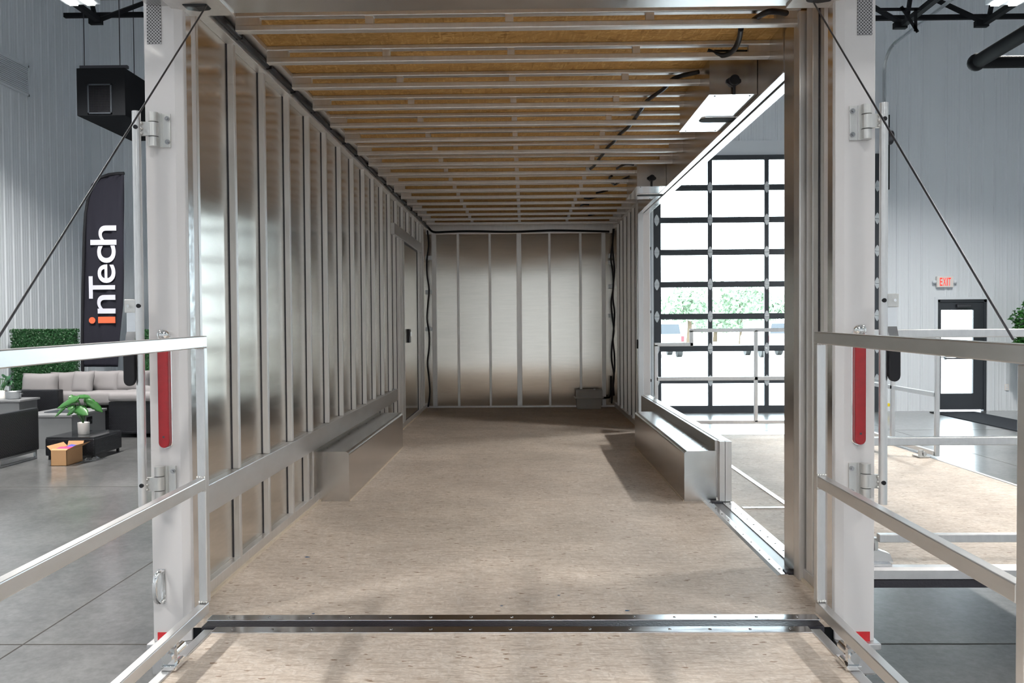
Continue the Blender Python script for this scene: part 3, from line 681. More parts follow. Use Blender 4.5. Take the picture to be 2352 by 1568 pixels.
# rear corner posts with everything mounted on them
def corner(sx):
    f = lambda x: x if sx < 0 else mir(x)          # left coordinates mirrored to the right
    B = lambda mb, x0, x1, *r: mb.box(f(x0), f(x1), *r)
    xi = -1.237
    mb = MB(); prof = [(f(XLo), YR+.12), (f(XLo), YR), (f(xi), YR), (f(xi+.028), YR+.012), (f(xi+.028), YR+.12)]
    mb.prism([(a, c, .575) for a, c in prof], (0, 0, 2.6)); post = tp(mb, 'corner_post', 'white_gelcoat', bevel=.003)
    tp(B(MB(), xi+.03, xi+.004, YR+.03, YR+.075, ZF, 2.84), 'jamb_strip', 'sill_metal')
    tp(B(MB(), XLo-.015, xi+.03, YR-.025, YR+.10, .552, .575, .004), 'post_foot', 'mill_plate')
    lx = -1.307
    # vent grille
    z0 = 1.71+(747-99)/1850*YR
    tp(B(MB(), lx-.025, lx+.026, YR-.003, YR+.002, z0, 3.1), 'vent_grille', 'perforated')
    # tail light
    zt, zb = 1.71-(800-745)/1850*YR, 1.71-(1012-745)/1850*YR; cx = f(-1.287); zt += .02
    mb = MB(); n = 14
    def capsule(r, y, z0, z1): return [(cx+r*math.cos(math.pi*k/n), y, z1+r*1.0*math.sin(math.pi*k/n)) for k in range(n+1)]+[(cx-r*math.cos(math.pi*k/n), y, z0-r*math.sin(math.pi*k/n)) for k in range(n+1)]
    mb.prism(capsule(.026, YR-.006, zb, zt+.02), (0, .010, 0)); tl = tp(mb, 'tail_light', 'chrome', bevel=.003)
    mb = MB(); mb.prism(capsule(.0195, YR-.022, zb, zt+.01), (0, .018, 0)); tp(mb, 'lens', 'red_lens', tl, bevel=.004)
    mb = MB(); mb.ball((cx, YR-.010, zt+.036), .024, (1, .8, .9)); tp(mb, 'end_cap', 'chrome', tl)
    for z in (zt-.02, zb+.02): tp(MB().cyl((cx, YR-.0235, z), (cx, YR-.021, z), .004, 8), 'screw', 'dark_steel', tl)
    # reflector
    z1 = 1.71-(1453-741)/1850*YR
    tp(B(MB(), lx-.022, lx+.033, YR-.003, YR+.001, z1-.045, z1), 'reflector', 'red_reflector')
    # hinge plates with arms, lock rod
    rx = -1.352; Ym = YR-.05
    rod = tp(MB().tube([(f(rx), Ym, 2.462), (f(rx), Ym, 1.075)], .0145, 18), 'lock_rod', 'rail_tube')
    for zc in (2.405, 1.152):
        hp = tp(B(MB(), -1.282, -1.252, YR-.007, YR, zc-.06, zc+.06, .002), 'hinge_plate', 'cast_bracket')
        mb = MB(); B(mb, -1.296, -1.280, YR-.012, YR, zc-.06, zc+.06); mb.cyl((f(-1.305), YR-.022, zc-.06), (f(-1.305), YR-.022, zc-.027), .017, 18); mb.cyl((f(-1.305), YR-.022, zc-.024), (f(-1.305), YR-.022, zc+.024), .0172, 18); mb.cyl((f(-1.305), YR-.022, zc+.027), (f(-1.305), YR-.022, zc+.06), .017, 18)
        tp(mb, 'hinge_barrel', 'cast_bracket', hp)
        for dz in (-.041, .041):
            mb = MB(); mb.cyl((f(-1.261), YR-.013, zc+dz), (f(-1.261), YR-.006, zc+dz), .0085, 18); mb.cyl((f(-1.261), YR-.018, zc+dz), (f(-1.261), YR-.010, zc+dz), .0045, 6); tp(mb, 'bolt', 'steel_screw', hp)
        mb = MB(); mb.prism([(f(-1.305), Ym+.012, zc-.024), (f(-1.365), Ym+.008, zc-.024), (f(-1.372), Ym+.013, zc-.024), (f(-1.372), Ym+.019, zc-.024), (f(-1.305), Ym+.024, zc-.024)], (0, 0, .048)); tp(mb, 'hinge_arm', 'cast_bracket', rod)
        for q in range(3): 
            mb = MB(); mb.ball((f(-1.338), Ym+.004, zc-.018+q*.018), .006, n=5)
            tp(mb, 'weld_bead', 'cast_bracket', rod)
        tp(MB().cyl((f(rx)-.003*sx, Ym-.0165, zc), (f(rx)-.003*sx, Ym-.010, zc), .0075, 14), 'rubber_plug', 'black_plastic', rod)
    zc = 1.783
    tp(B(MB(), -1.403, -1.362, Ym-.006, Ym+.008, zc-.023, zc+.023, .002), 'latch_bracket', 'cast_bracket', rod)
    tp(MB().cyl((f(-1.388), Ym-.011, zc), (f(-1.388), Ym-.005, zc), .005, 10), 'bolt', 'chrome', rod)
    tp(MB().cyl((f(rx)-.003*sx, Ym-.0165, zc), (f(rx)-.003*sx, Ym-.010, zc), .0075, 14), 'rubber_plug', 'black_plastic', rod)
    mb = MB(); pts = [(Ym, zc-.02), (Ym-.002, zc-.09), (Ym-.018, zc-.13), (Ym-.018, zc-.15)]
    for (a, z), (b_, z2) in zip(pts, pts[1:]): mb.hexa([(f(-1.398), a, z), (f(-1.366), a, z), (f(-1.366), a+.005, z), (f(-1.398), a+.005, z), (f(-1.398), b_, z2), (f(-1.366), b_, z2), (f(-1.366), b_+.005, z2), (f(-1.398), b_+.005, z2)])
    hd = tp(mb, 'latch_handle', 'sill_metal', rod)
    mb = MB(); g0 = zc-.155; xa, xb = f(-1.402), f(-1.363); cxx = (xa+xb)/2; hw = abs(xb-xa)/2
    out = [(cxx-hw, g0), (cxx+hw, g0), (cxx+hw*1.02, g0-.10)]+[(cxx+hw*math.cos(math.pi*k/8), g0-.105-.02*math.sin(math.pi*k/8)) for k in range(9)]+[(cxx-hw*1.02, g0-.10)]
    mb.prism([(a, Ym-.024, c) for a, c in out], (0, .017, 0)); tp(mb, 'grip', 'black_plastic', rod, bevel=.003)
    # cable guide at the top
    mb = MB(); gx = -1.145
    mb.prism([(f(gx+x), YR-.04, 2.838+z) for x, z in ((-.075, .05), (-.045, -.006), (.0, -.012), (.035, -.008), (.045, .0), (.02, .05))], (0, .05, 0)); cg = tp(mb, 'cable_guide', 'black_plastic', bevel=.006)
    tp(MB().cyl((f(gx-.03), YR-.05, 2.855), (f(gx+.005), YR-.05, 2.855), .008, 12), 'pulley_pin', 'steel_screw', cg)
for sx in (-1, 1): corner(sx)
# grab handle on the left post
gh = onY(371, 1345, YR)
gb = tp(MB().box(gh.x-.013, gh.x+.016, YR-.004, YR, gh.z-.062, gh.z+.062, .003), 'grab_handle', 'chrome')
pts = [(gh.x+.004, YR-.002, gh.z+.054), (gh.x+.002, YR-.022, gh.z+.056), (gh.x-.004, YR-.036, gh.z+.038), (gh.x-.006, YR-.040, gh.z), (gh.x-.004, YR-.036, gh.z-.038), (gh.x+.002, YR-.022, gh.z-.056), (gh.x+.004, YR-.002, gh.z-.054)]
mb = MB(); P = smooth_path(pts, 6); rings = []
for k_, p in enumerate(P):
    d = (P[min(k_+1, len(P)-1)]-P[max(k_-1, 0)]).normalized(); u = Vector((1, 0, 0)); v = d.cross(u).normalized()
    rings.append([mb.bm.verts.new(p+u*.0095*math.cos(a)+v*.0055*math.sin(a)) for a in [2*math.pi*q/12 for q in range(12)]])
for a, b_ in zip(rings, rings[1:]):
    for q in range(12): mb.bm.faces.new((a[q], a[(q+1) % 12], b_[(q+1) % 12], b_[q])).smooth = True
tp(mb, 'grip_loop', 'chrome', gb)

# wheel boxes
def wheel_box(name_x0, x_in, y0, y1, side):
    # side -1: box against the left wall
    r = .022; h = .303; xw_ = name_x0; s_ = 1 if side < 0 else -1
    sec = [(xw_, ZF), (xw_, ZF+h), (x_in-s_*r, ZF+h)]
    for k in range(1, 6): a = math.pi/2*(1-k/5); sec.append((x_in-s_*r+s_*r*math.cos(a), ZF+h-r+r*math.sin(a)))
    sec.append((x_in, ZF))
    mb = MB(); mb.prism([(a, y0, c) for a, c in sec], (0, y1-y0, 0)); o = tp(mb, 'wheel_box', 'smooth_sheet')
    tp(MB().box(x_in-.002 if side < 0 else x_in-.008, x_in+.008 if side < 0 else x_in+.002, y0, y1, ZF, ZF+.006), 'edge_strip', 'raw_wood', o)
    for i in range(7):
        y = y0+.15+(y1-y0-.3)*i/6; tp(MB().ball((xw_+s_*.05, y, ZF+h), .006, (1, 1, .5), 6), 'rivet', 'steel_screw', o)
wheel_box(SKL, -1.073, 4.86, 7.02, -1)
wheel_box(XR-.004, .952, 4.83, 7.0, 1)
# raised sill over the right wheel box
mb = MB(); mb.box(XR-.01, XR+.012, 4.84, 7.9, ZF+.02, ZF+.365, .003); tp(mb, 'raised_sill', 'mill_plate')
mb = MB(); mb.box(XR+.012, XR+.075, 4.80, 7.9, ZF+.345, ZF+.368, .003); mb.box(XR+.005, XR+.035, 4.78, 4.84, ZF+.01, ZF+.366, .003); mb.box(XR+.038, XR+.075, 4.78, 4.84, ZF+.01, ZF+.366, .003); tp(mb, 'sill_cap', 'mill_tube')
# side sill: two screwed plates with a channel between
def plate(x0, x1, y0, y1, z, n, along, name='sill_plate'):
    o = tp(MB().box(x0, x1, y0, y1, z, z+.006, .002), name, 'sill_metal')
    for i in range(n):
        t = (i+.5)/n
        c = ((x0+x1)/2, y0+(y1-y0)*t) if along == 'y' else (x0+(x1-x0)*t, (y0+y1)/2)
        tp(MB().ball((*c, z+.006), .006, (1, 1, .45), 6), 'screw', 'steel_screw', o)
    return o
tp(MB().prism([(1.062, 3.40, ZF), (1.076, 3.40, ZF+.006), (1.077, 3.40, ZF)], (0, 1.44, 0)), 'sill_lip', 'mill_plate')
plate(1.076, 1.108, 3.40, 4.84, ZF, 10, 'y'); plate(1.165, 1.234, 3.57, 4.79, ZF, 10, 'y')
tp(MB().box(1.108, 1.165, 3.42, 4.84, ZF-.012, ZF+.001), 'sill_channel', 'grey_gasket')
tp(MB().box(1.10, 1.17, 3.405, 3.46, ZF+.0, ZF+.012, .004), 'corner_gasket', 'black_rubber')
tp(MB().box(1.10, 1.17, 4.76, 4.80, ZF+.0, ZF+.012, .004), 'corner_gasket', 'black_rubber')
# rear sill: plate on the trailer floor and rubber hinge cover
plate(-1.160, 1.052, 2.878, 2.932, ZF, 15, 'x')
tp(MB().box(-1.155, 1.045, 2.818, 2.880, ZF-.02, ZF+.004, .004), 'hinge_cover', 'black_rubber')

# light boxes under the right side of the roof
def light_box(x0, x1, y0, y1, z0):
    o = tp(MB().box(x0, x1, y0, y1, z0+.004, 2.990), 'light_box', 'smooth_sheet')
    tp(MB().box(x0-.004, x1, y0-.006, y1+.004, z0, z0+.004, .001), 'cover_plate', 'sill_metal', o)
    for x in (x0+.03, x1-.03):
        for y in (y0+.02, y1-.02): tp(MB().ball((x, y, z0), .005, (1, 1, .5), 5), 'screw', 'black_plastic', o)
    cx, cy = x0+.17, y0+.56*(y1-y0)+.05
    mb = MB(); pts = [(cx-.115, cy-.03), (cx-.095, cy-.05), (cx+.095, cy-.05), (cx+.115, cy-.03), (cx+.115, cy+.03), (cx+.095, cy+.05), (cx-.095, cy+.05), (cx-.115, cy+.03)]
    mb.prism([(a, b_, z0-.004) for a, b_ in pts], (0, 0, .005)); tp(mb, 'lamp_bezel', 'chrome', o, bevel=.002)
    pts = [(cx+(a-cx)*.97, cy+(b_-cy)*.94) for a, b_ in pts]; mb = MB(); mb.prism([(a, b_, z0-.006) for a, b_ in pts], (0, 0, .005)); tp(mb, 'lamp_lens', 'black_metal', o)
    mx = (x0+x1)/2; zz = z0+.065
    mb = MB(); mb.cyl((mx, y0-.03, zz), (mx, y0, zz), .024, 16); mb.prism([(mx-.036, y0-.008, zz-.008), (mx, y0-.008, zz-.03), (mx+.036, y0-.008, zz-.008), (mx+.036, y0-.008, zz+.006), (mx, y0-.008, zz+.028), (mx-.036, y0-.008, zz+.006)], (0, .008, 0)); mb.cyl((mx, y0-.02, zz-.015), (mx, y0-.012, z0-.002), .007, 10); tp(mb, 'cable_plug', 'black_plastic', o)
light_box(.905, XR-.012, 3.95, 4.70, 1.71+1.105)
light_box(.905, XR-.012, 6.47, 7.12, 1.71+1.09)

# wiring: conduits along the roof edge and front wall, loose wires between joists
zc = 2.969
pts = [(XL+.022, Y1+.0, zc)]+[(XL+.022+.003*math.sin(i*2.1), 3.1+SP*i, zc-.003*math.sin(i*1.7)) for i in range(18)]+[(XL+.035, YB-.07, zc-.02), (XL+.1, YB-.055, zc-.075)]
pts += [(XL+.25+i*.23, YB-.052, zc-.075+.006*math.sin(i*1.3)) for i in range(9)]+[(XR-.06, YB-.055, zc-.09)]
cw = tp(MB().tube(smooth_path(pts, 4), .014, 10), 'conduit', 'black_plastic')
for i in range(17): tp(MB().box(XL+.004, XL+.040, 3.1+SP*i, 3.1+SP*i+.012, zc-.016, zc+.02, .003), 'cable_clip', 'black_plastic', cw)
def corner_cable(x, amp, z0, z1, ph):
    pts = [(x+amp*math.sin(ph+k*1.9), YB-.085, z1+(z0-z1)*k/12) for k in range(13)]
    return tp(MB().tube(smooth_path(pts, 4), .011, 8), 'corner_cable', 'black_plastic')
corner_cable(onY(985, 700, YB).x, .015, ZF+.02, ZO-.1, 0); corner_cable(onY(1405, 700, YB).x, .018, ZF+.05, ZO-.1, 1); corner_cable(onY(1408, 700, YB).x, .012, ZF+.15, ZO-.1, 2.2)
zz = ZJ
wp = [onZ(1806, 30, zz), onZ(1765, 27, zz-.02), onZ(1731, 46, zz)]
tp(MB().tube(smooth_path(wp, 6), .012, 10), 'loose_wire', 'black_plastic')
wp = [onZ(1702, 66, zz), onZ(1697, 92, zz-.004), onZ(1684, 116, zz-.02), onZ(1660, 127, zz-.03), onZ(1625, 117, zz-.005)]
tp(MB().tube(smooth_path(wp, 6), .012, 10), 'loose_wire', 'black_plastic')
tp(MB().tube([onZ(1640, 117, zz), onZ(1735, 117, zz)], .006, 8), 'loose_wire', 'black_plastic')
wp = [onZ(x, y, ZJ) for x, y in ((1605, 165), (1548, 180), (1526, 203), (1488, 230), (1474, 250), (1458, 272), (1445, 290), (1424, 308), (1411, 324), (1396, 338), (1386, 352), (1375, 366), (1364, 381), (1354, 389))]
tp(MB().tube(smooth_path(wp, 5), .011, 10), 'loose_wire', 'black_plastic')
for w_ in ([(1455, 378), (1435, 377), (1417, 387)], [(1455, 402), (1430, 412), (1412, 424), (1400, 410), (1405, 404)], [(1395, 437), (1385, 440), (1370, 443)], [(1370, 452), (1355, 456), (1342, 455)], [(1352, 470), (1343, 469), (1334, 472)], [(1365, 492), (1352, 494)]):
    tp(MB().tube(smooth_path([onZ(x, y, ZJ-.004) for x, y in w_], 5), .010, 8), 'loose_wire', 'black_plastic')

# battery box on the floor, front right corner
a, c = onY(1323, 936, 10.15), onY(1382, 892, 10.15)
bb = thing('battery_box', ((a.x+c.x)/2, 10.15, ZF), 'grey plastic battery box on the trailer floor in the far right corner', 'box')
def taper(mb, x0, x1, y0, y1, z0, z1, k): mb.hexa([(x0+k, y0+k, z0), (x1-k, y0+k, z0), (x1-k, y1-k, z0), (x0+k, y1-k, z0), (x0, y0, z1), (x1, y0, z1), (x1, y1, z1), (x0, y1, z1)])
mb = MB(); taper(mb, a.x, c.x, 10.08, 10.29, ZF, ZF+.135, .012); mb.build('base', 'grey_plastic', bb, bevel=.006)
mb = MB(); mb.box(a.x-.02, c.x+.02, 10.065, 10.30, ZF+.135, ZF+.15, .004); mb.box(a.x-.004, c.x+.004, 10.075, 10.295, ZF+.15, ZF+.235, .012); mb.build('lid', 'grey_plastic', bb)
mb = MB(); mb.cyl((c.x-.09, 10.15, ZF+.235), (c.x-.09, 10.15, ZF+.25), .012, 12); mb.build('vent_cap', 'white_enamel', bb)
tp(MB().tube(smooth_path([(c.x+.02, 10.2, ZF+.13), (c.x+.07, 10.23, ZF+.13), (XR-.06, 10.26, ZF+.16), (XR-.05, YB-.08, ZF+.4)], 5), .014, 8), 'battery_cable', 'black_plastic')

# ================================================================== REAR DECK
dk = thing('rear_deck', (CX, 1.8, .0), 'folded down strand board rear deck with aluminium border in front of the trailer', 'deck')
DXa, DXb, DYa, DYb = -1.10, .985, .75, 2.762
MB().box(DXa, DXb, DYa, DYb, ZF-.02, ZF).build('deck_board', 'osb_floor', dk)
mb = MB(); mb.box(DXa-.035, DXa, DYa, DYb+.03, ZF-.06, ZF+.005, .003); mb.build('border_angle', 'mill_plate', dk)
mb = MB(); mb.box(DXb, DXb+.035, DYa, DYb+.03, ZF-.06, ZF+.005, .003); mb.build('border_angle', 'mill_plate', dk)
mb = MB(); mb.box(DXa-.035, DXb+.035, DYa-.04, DYa, ZF-.06, ZF+.005, .003); mb.build('border_angle', 'mill_plate', dk)
o = MB().box(DXa, DXb, DYb, 2.816, ZF-.02, ZF+.006, .002).build('hinge_plate', 'sill_metal', dk)
for i in range(15): x = DXa+(DXb-DXa)*(i+.5)/15; MB().ball((x, 2.789, ZF+.006), .006, (1, 1, .45), 6).build('screw', 'steel_screw', dk)
for x in (DXa+.1, DXb-.1): MB().box(x-.03, x+.03, DYa+.05, DYa+.11, 0, ZF-.02).build('leg', 'mill_tube', dk)
MB().box(DXa, DXb, DYa, DYb, ZF-.055, ZF-.02).build('deck_frame', 'mill_tube', dk)
def rail_rear(sx):
    f = lambda x: x if sx < 0 else mir(x)
    side = 'left' if sx < 0 else 'right'
    r = thing('deck_railing', (f(-1.11), 2.2, ZF), 'welded aluminium railing along the %s edge of the rear deck' % side, 'railing', 'rear deck railings')
    xo = -1.112; Ye = 1.63; W = .030
    def b_(p, q, h, n): MB().bar((f(p[0]), p[1], p[2]), (f(q[0]), q[1], q[2]), W, h).build(n, 'rail_tube', r, bevel=.003)
    b_((xo, 2.765, 1.657), (xo, Ye-.03, 1.643), .04, 'top_rail')
    b_((xo, 2.735, 1.170), (xo, Ye, 1.158), .04, 'middle_rail')
    b_((xo, 2.75, .738), (xo, Ye, .725), .038, 'bottom_rail')
    MB().box(f(xo-.015), f(xo+.015), 2.735, 2.765, .757, 1.637).build('post', 'rail_tube', r, bevel=.003)
    MB().box(f(xo-.015), f(xo+.015), Ye-.03, Ye, .70, 1.622).build('post', 'rail_tube', r, bevel=.003)
    for z in (.742+.02, 1.17-.022, 1.17+.022, 1.637):
        mb = MB(); 
        for q in range(4): mb.ball((f(xo-.012+q*.008), 2.733, z), .005, n=4)
        mb.build('weld_bead', 'cast_bracket', r)
    # latch bracket standing on the deck border
    for yy in (2.47, 1.75):
        mb = MB(); mb.box(f(xo-.02), f(xo+.028), yy-.02, yy+.07, ZF+.006, ZF+.02, .002); mb.box(f(xo-.014), f(xo+.02), yy-.012, yy+.008, ZF+.02, ZF+.07, .003); mb.cyl((f(xo), yy-.02, ZF+.045), (f(xo), yy+.085, ZF+.045), .016, 14); mb.box(f(xo-.008), f(xo+.008), yy+.03, yy+.05, ZF+.04, .722)
        mb.build('rail_bracket', 'chrome', r)
    # cable from the header to the far top of the railing
    g = onY(475 if sx < 0 else 1867, 15 if sx < 0 else 6, YR-.03)
    c = MB().tube([(g.x, YR-.035, g.z), (f(xo+.005), Ye+.03, 1.672)], .0028, 8).build('support_cable', 'dark_steel')
    tag(c, 'thin steel cable from the trailer header to the %s deck railing' % side, 'cable', 'deck support cables')
rail_rear(-1); rail_rear(1)

# ================================================================== SIDE DECK
sd_ = thing('side_deck', (2.2, 5.6, 0), 'folded down strand board side deck outside the side opening', 'deck')
SX0, SX1, SY0, SY1 = 1.237, 3.17, 3.52, 7.68
MB().box(SX0, SX1, SY0, SY1, ZF-.02, ZF).build('deck_board', 'osb_floor', sd_)
mb = MB(); mb.prism([(SX0, SY0, ZF-.05), (SX0, SY0-.03, ZF-.045), (SX0, SY0-.03, ZF-.008), (SX0, SY0-.02, ZF+.004), (SX0, SY0+.02, ZF+.004), (SX0, SY0+.02, ZF-.05)], (SX1-SX0+.03, 0, 0)); mb.build('border_angle', 'mill_plate', sd_)
mb = MB(); mb.box(SX1, SX1+.03, SY0, SY1, ZF-.05, ZF+.004, .003); mb.build('border_angle', 'mill_plate', sd_)
mb = MB(); mb.box(SX0, SX1+.03, SY1, SY1+.03, ZF-.05, ZF+.004, .003); mb.build('border_angle', 'mill_plate', sd_)
MB().box(SX0, SX1+.03, SY0-.025, SY0-.01, ZF-.085, ZF-.05, .003).build('edge_seal', 'black_rubber', sd_)
MB().box(1.515, 1.545, 4.66, 6.5, ZF, ZF+.005, .001).build('seam_strip', 'sill_metal', sd_)
MB().box(1.25, 1.545, 4.63, 4.66, ZF, ZF+.005, .001).build('seam_strip', 'sill_metal', sd_)
MB().box(SX0, SX1, SY0+.02, SY1, ZF-.055, ZF-.02).build('deck_frame', 'mill_tube', sd_)
for y in (SY0+.2, SY1-.2): MB().box(SX1-.15, SX1-.09, y-.03, y+.03, 0, ZF-.05).build('leg', 'mill_tube', sd_)
mb = MB(); mb.box(1.40, 1.598, SY0-.0, SY0+.06, ZF+.004, ZF+.012); 
mb.prism([(1.40, SY0+.02, ZF+.012), (1.612, SY0+.02, ZF+.012), (1.598, SY0+.02, ZF+.05), (1.555, SY0+.02, ZF+.065), (1.40, SY0+.02, ZF+.068)], (0, .05, 0)); mb.build('corner_bracket', 'sill_metal', sd_)
mb = MB(); mb.box(1.49, 1.53, SY0+.02, SY0+.05, ZF+.066, ZF+.10); mb.box(1.525, 1.545, SY0+.02, SY0+.05, ZF+.066, ZF+.12); mb.build('rail_clip', 'cast_bracket', sd_)
def railing(name_loc, label, bars, posts, cross):
    r = thing('deck_railing', name_loc, label, 'railing', 'side deck railings')
    for n, p, q, h in bars: MB().bar(p, q, .032, h).build(n, 'rail_tube', r, bevel=.003)
    for x, y, z0, z1 in posts: MB().box(x-.016, x+.016, y-.016, y+.016, z0, z1).build('post', 'rail_tube', r, bevel=.003)
    return r
# near railing, crossing right behind the corner post
Yn = SY0-.0
za, zb, zc_ = onY(2180, 765, Yn).z, onY(2180, 1012, Yn).z, onY(2180, 1234, Yn).z
railing((2.2, Yn, ZF), 'aluminium railing on the near edge of the side deck, right of the corner post',
        [('top_rail', (1.30, Yn, za), (3.15, Yn, za), .036), ('middle_rail', (1.30, Yn, zb), (3.15, Yn, zb), .036), ('bottom_rail', (1.535, Yn, zc_), (3.15, Yn, zc_), .036)],
        [(1.31, Yn, ZF+.06, za), (3.14, Yn, ZF+.006, za)], None)
# outer railing
Xo = 3.215; y0 = onX(2152, 900, Xo).y; yb = onX(2050, 900, Xo).y
t0 = onX(2152, 773, Xo).z; m0 = onX(2150, 906, Xo).z; b0 = onX(2152, 1042, Xo).z
railing((Xo, 7, ZF), 'aluminium railing on the outer edge of the side deck near the glazed exit door',
        [('top_rail', (Xo, y0, t0), (Xo, 7.66, t0), .036), ('middle_rail', (Xo, y0, m0), (Xo, 7.66, m0), .036), ('bottom_rail', (Xo, y0, b0), (Xo, 7.66, b0), .036)],
        [(Xo, y0, b0-.018, t0), (Xo, yb, b0, t0), (Xo, 7.66, b0, t0)], None)
mb = MB(); q = onZ(2112, 1050, ZF); mb.box(q.x-.02, q.x+.06, q.y-.04, q.y+.08, ZF+.004, ZF+.012); mb.box(q.x-.01, q.x+.02, q.y-.02, q.y, ZF+.01, ZF+.06); mb.cyl((q.x+.03, q.y-.02, ZF+.03), (q.x+.03, q.y+.06, ZF+.03), .018, 12); mb.build('rail_bracket', 'cast_bracket', sd_)
# far railing with a step in its top rail
Yf = SY1+.0
P_ = lambda x, y: onY(x, y, Yf)
xa = P_(1507, 800).x; xs_ = P_(1588, 780).x; xp = P_(1736, 800).x; z1 = P_(1545, 791).z; z2 = P_(1690, 758).z; zm = P_(1690, 869).z; zbm = P_(1700, 969).z
railing((2.2, Yf, ZF), 'aluminium railing with stepped top rail, seen through the side opening before the garage door',
        [('top_rail', (xa-.016, Yf, z1), (xs_+.016, Yf, z1), .034), ('top_rail', (xs_-.016, Yf, z2), (3.19, Yf, z2), .034), ('middle_rail', (xa, Yf, zm), (3.19, Yf, zm), .034), ('bottom_rail', (xa, Yf, zbm), (3.19, Yf, zbm), .034)],
        [(xa, Yf, ZF+.05, z1), (xs_, Yf, z1-.016, z2), (xp, Yf, zbm, z2)], None)

# ================================================================== LOUNGE ON THE LEFT
fx = lambda px, Y: (px-1205.0)/1850.0*Y
# hedge panels
def hedge(x0, x1, y, z1, label):
    h_ = thing('hedge_panel', ((x0+x1)/2, y, 0), label, 'hedge', 'artificial hedge panels')
    MB().box(x0+.03, x1-.03, y+.02, y+.14, 0, z1-.03).build('backing', 'leaf_dark', h_)
    mb = MB()
    for _ in range(9000):
        s = random.random(); x = random.uniform(x0, x1); z = random.uniform(.02, z1)
        if s < .8: p = Vector((x, y+random.uniform(-.02, .03), z))
        elif s < .9: p = Vector((x, y+random.uniform(0, .16), z1-random.uniform(0, .03)))
        else: p = Vector((random.choice((x0, x1)), y+random.uniform(0, .16), z))
        u = Vector((random.gauss(0, 1), random.gauss(-.4, .7), random.gauss(0, 1))).normalized(); v = u.orthogonal().normalized(); l = random.uniform(.012, .022)
        mb.poly([p-u*l, p-v*l*.5, p+u*l, p+v*l*.5])
    mb.build('foliage', 'leaf_dark', h_)
YH = 13.55
hedge(fx(12, YH), fx(162, YH), YH, onY(90, 756, YH).z, 'square green artificial hedge panel behind the left end of the sofa')
hedge(fx(290, YH), fx(350, YH)+.8, YH, onY(310, 757, YH).z, 'green artificial hedge panel behind the sofa, beside the white corner post')
# feather banner
YF = 13.5
fl = thing('feather_banner', (fx(190, YF), YF, 0), 'dark feather banner with white lettering and an orange letter', 'banner')
Pf = lambda x, y: onY(x, y, YF)
left = [(190, 852), (189, 780), (190, 700), (191.5, 620), (194, 540), (197, 490), (203, 455), (214, 425), (230, 408), (250, 401), (285, 397.5)]
mb = MB(); NV = 60; grid = []
def lx_at(y):
    for (a, ya), (c, yc_) in zip(left, left[1:]):
        if yc_ <= y <= ya: return a+(c-a)*(ya-y)/(ya-yc_)
    return 285
for i in range(NV+1):
    y = 398.5+(842-398.5)*i/NV; a = lx_at(y); b_ = 285.5-4*(y-400)/440-(10*max(0, (y-700)/140)); row = []
    for k in range(13):
        x = a+(b_-a)*k/12; p = Pf(x, y); p.y += .014*math.sin(k*1.1+y*.012)+.01*math.sin(k*2.3-y*.03); row.append(mb.bm.verts.new(p))
    grid.append(row)
for r0, r1 in zip(grid, grid[1:]):
    for k in range(12): f = mb.bm.faces.new((r0[k], r0[k+1], r1[k+1], r1[k])); f.smooth = True
ft = mb.build('flag', 'flag_fabric', fl); sl = ft.modifiers.new('thick', 'SOLIDIFY'); sl.thickness = .003
mb = MB(); mb.tube([Pf(x, y) for x, y in left[:-1]]+[Pf(270, 398.5), Pf(285, 398)], .028, 8); mb.build('sleeve', 'black_plastic', fl)
b0_ = Pf(190, 852); mb = MB(); mb.cyl((b0_.x, YF, 0.04), b0_, .014, 10); mb.build('pole', 'black_plastic', fl)
MB().box(b0_.x-.13, b0_.x+.2, YF-.07, YF+.3, 0, .04, .01).build('base', 'black_metal', fl)
lt = [('n', 677, 720, 226, 267, 'flag_white'), ('T', 634, 686, 207, 266, 'flag_white'), ('e', 607, 650, 227, 267, 'flag_white'), ('c', 564, 604, 226, 267.5, 'flag_white'), ('h', 518, 563, 210, 269, 'flag_white')]
for ch, ya, yb_, xa_, xb_, mt in lt:
    p, q = Pf(xa_, yb_), Pf(xb_, ya); letter(ch, p.x, q.x, p.z, q.z, YF-.032, mt, fl, rot=True, bold=.008)
p, q = Pf(228, 742), Pf(267, 727); MB().box(p.x, q.x, YF-.034, YF-.030, p.z, q.z).build('lettering', 'flag_orange', fl)
p = Pf(214, 735.5); MB().cyl((p.x, YF-.034, p.z), (p.x, YF-.030, p.z), .055, 20).build('lettering', 'flag_orange', fl)
# sectional sofa
sf = thing('sectional_sofa', (-7.3, 13.1, 0), 'black wicker corner sofa with light grey cushions in front of the hedge panels', 'sofa')
wick = lambda *a: MB().box(*a, .02)
SFY = 12.3; xs0 = fx(33, 12.5); xs1 = fx(134, 12.5); rx0 = fx(238, SFY); rx1 = -4.95
zt = onY(90, 894, 12.5).z; zs = onY(290, 922, SFY).z
wick(xs0, xs1, 12.35, 12.5, .06, zt).build('arm', 'wicker', sf)
wick(xs0, xs0+.16, 12.5, 13.36, .06, zt-.0).build('backrest', 'wicker', sf)
wick(xs0+.16, xs1, 12.5, 13.22, .06, zs-.1).build('seat_base', 'wicker', sf)
wick(rx0, rx1, SFY, 13.22, .06, zs).build('seat_base', 'wicker', sf)
wick(xs1, rx0+.02, 12.8, 13.22, .06, zs-.1).build('seat_base', 'wicker', sf)
wick(xs0, rx1, 13.22, 13.36, .06, zt+.05).build('backrest', 'wicker', sf)
for x, y in ((xs0+.05, 12.4), (xs1-.05, 12.4), (rx0+.05, SFY+.05), (rx1-.05, SFY+.05), (xs0+.05, 13.3), (rx1-.05, 13.3)): MB().box(x-.03, x+.03, y-.03, y+.03, 0, .07).build('leg', 'charcoal_frame', sf)
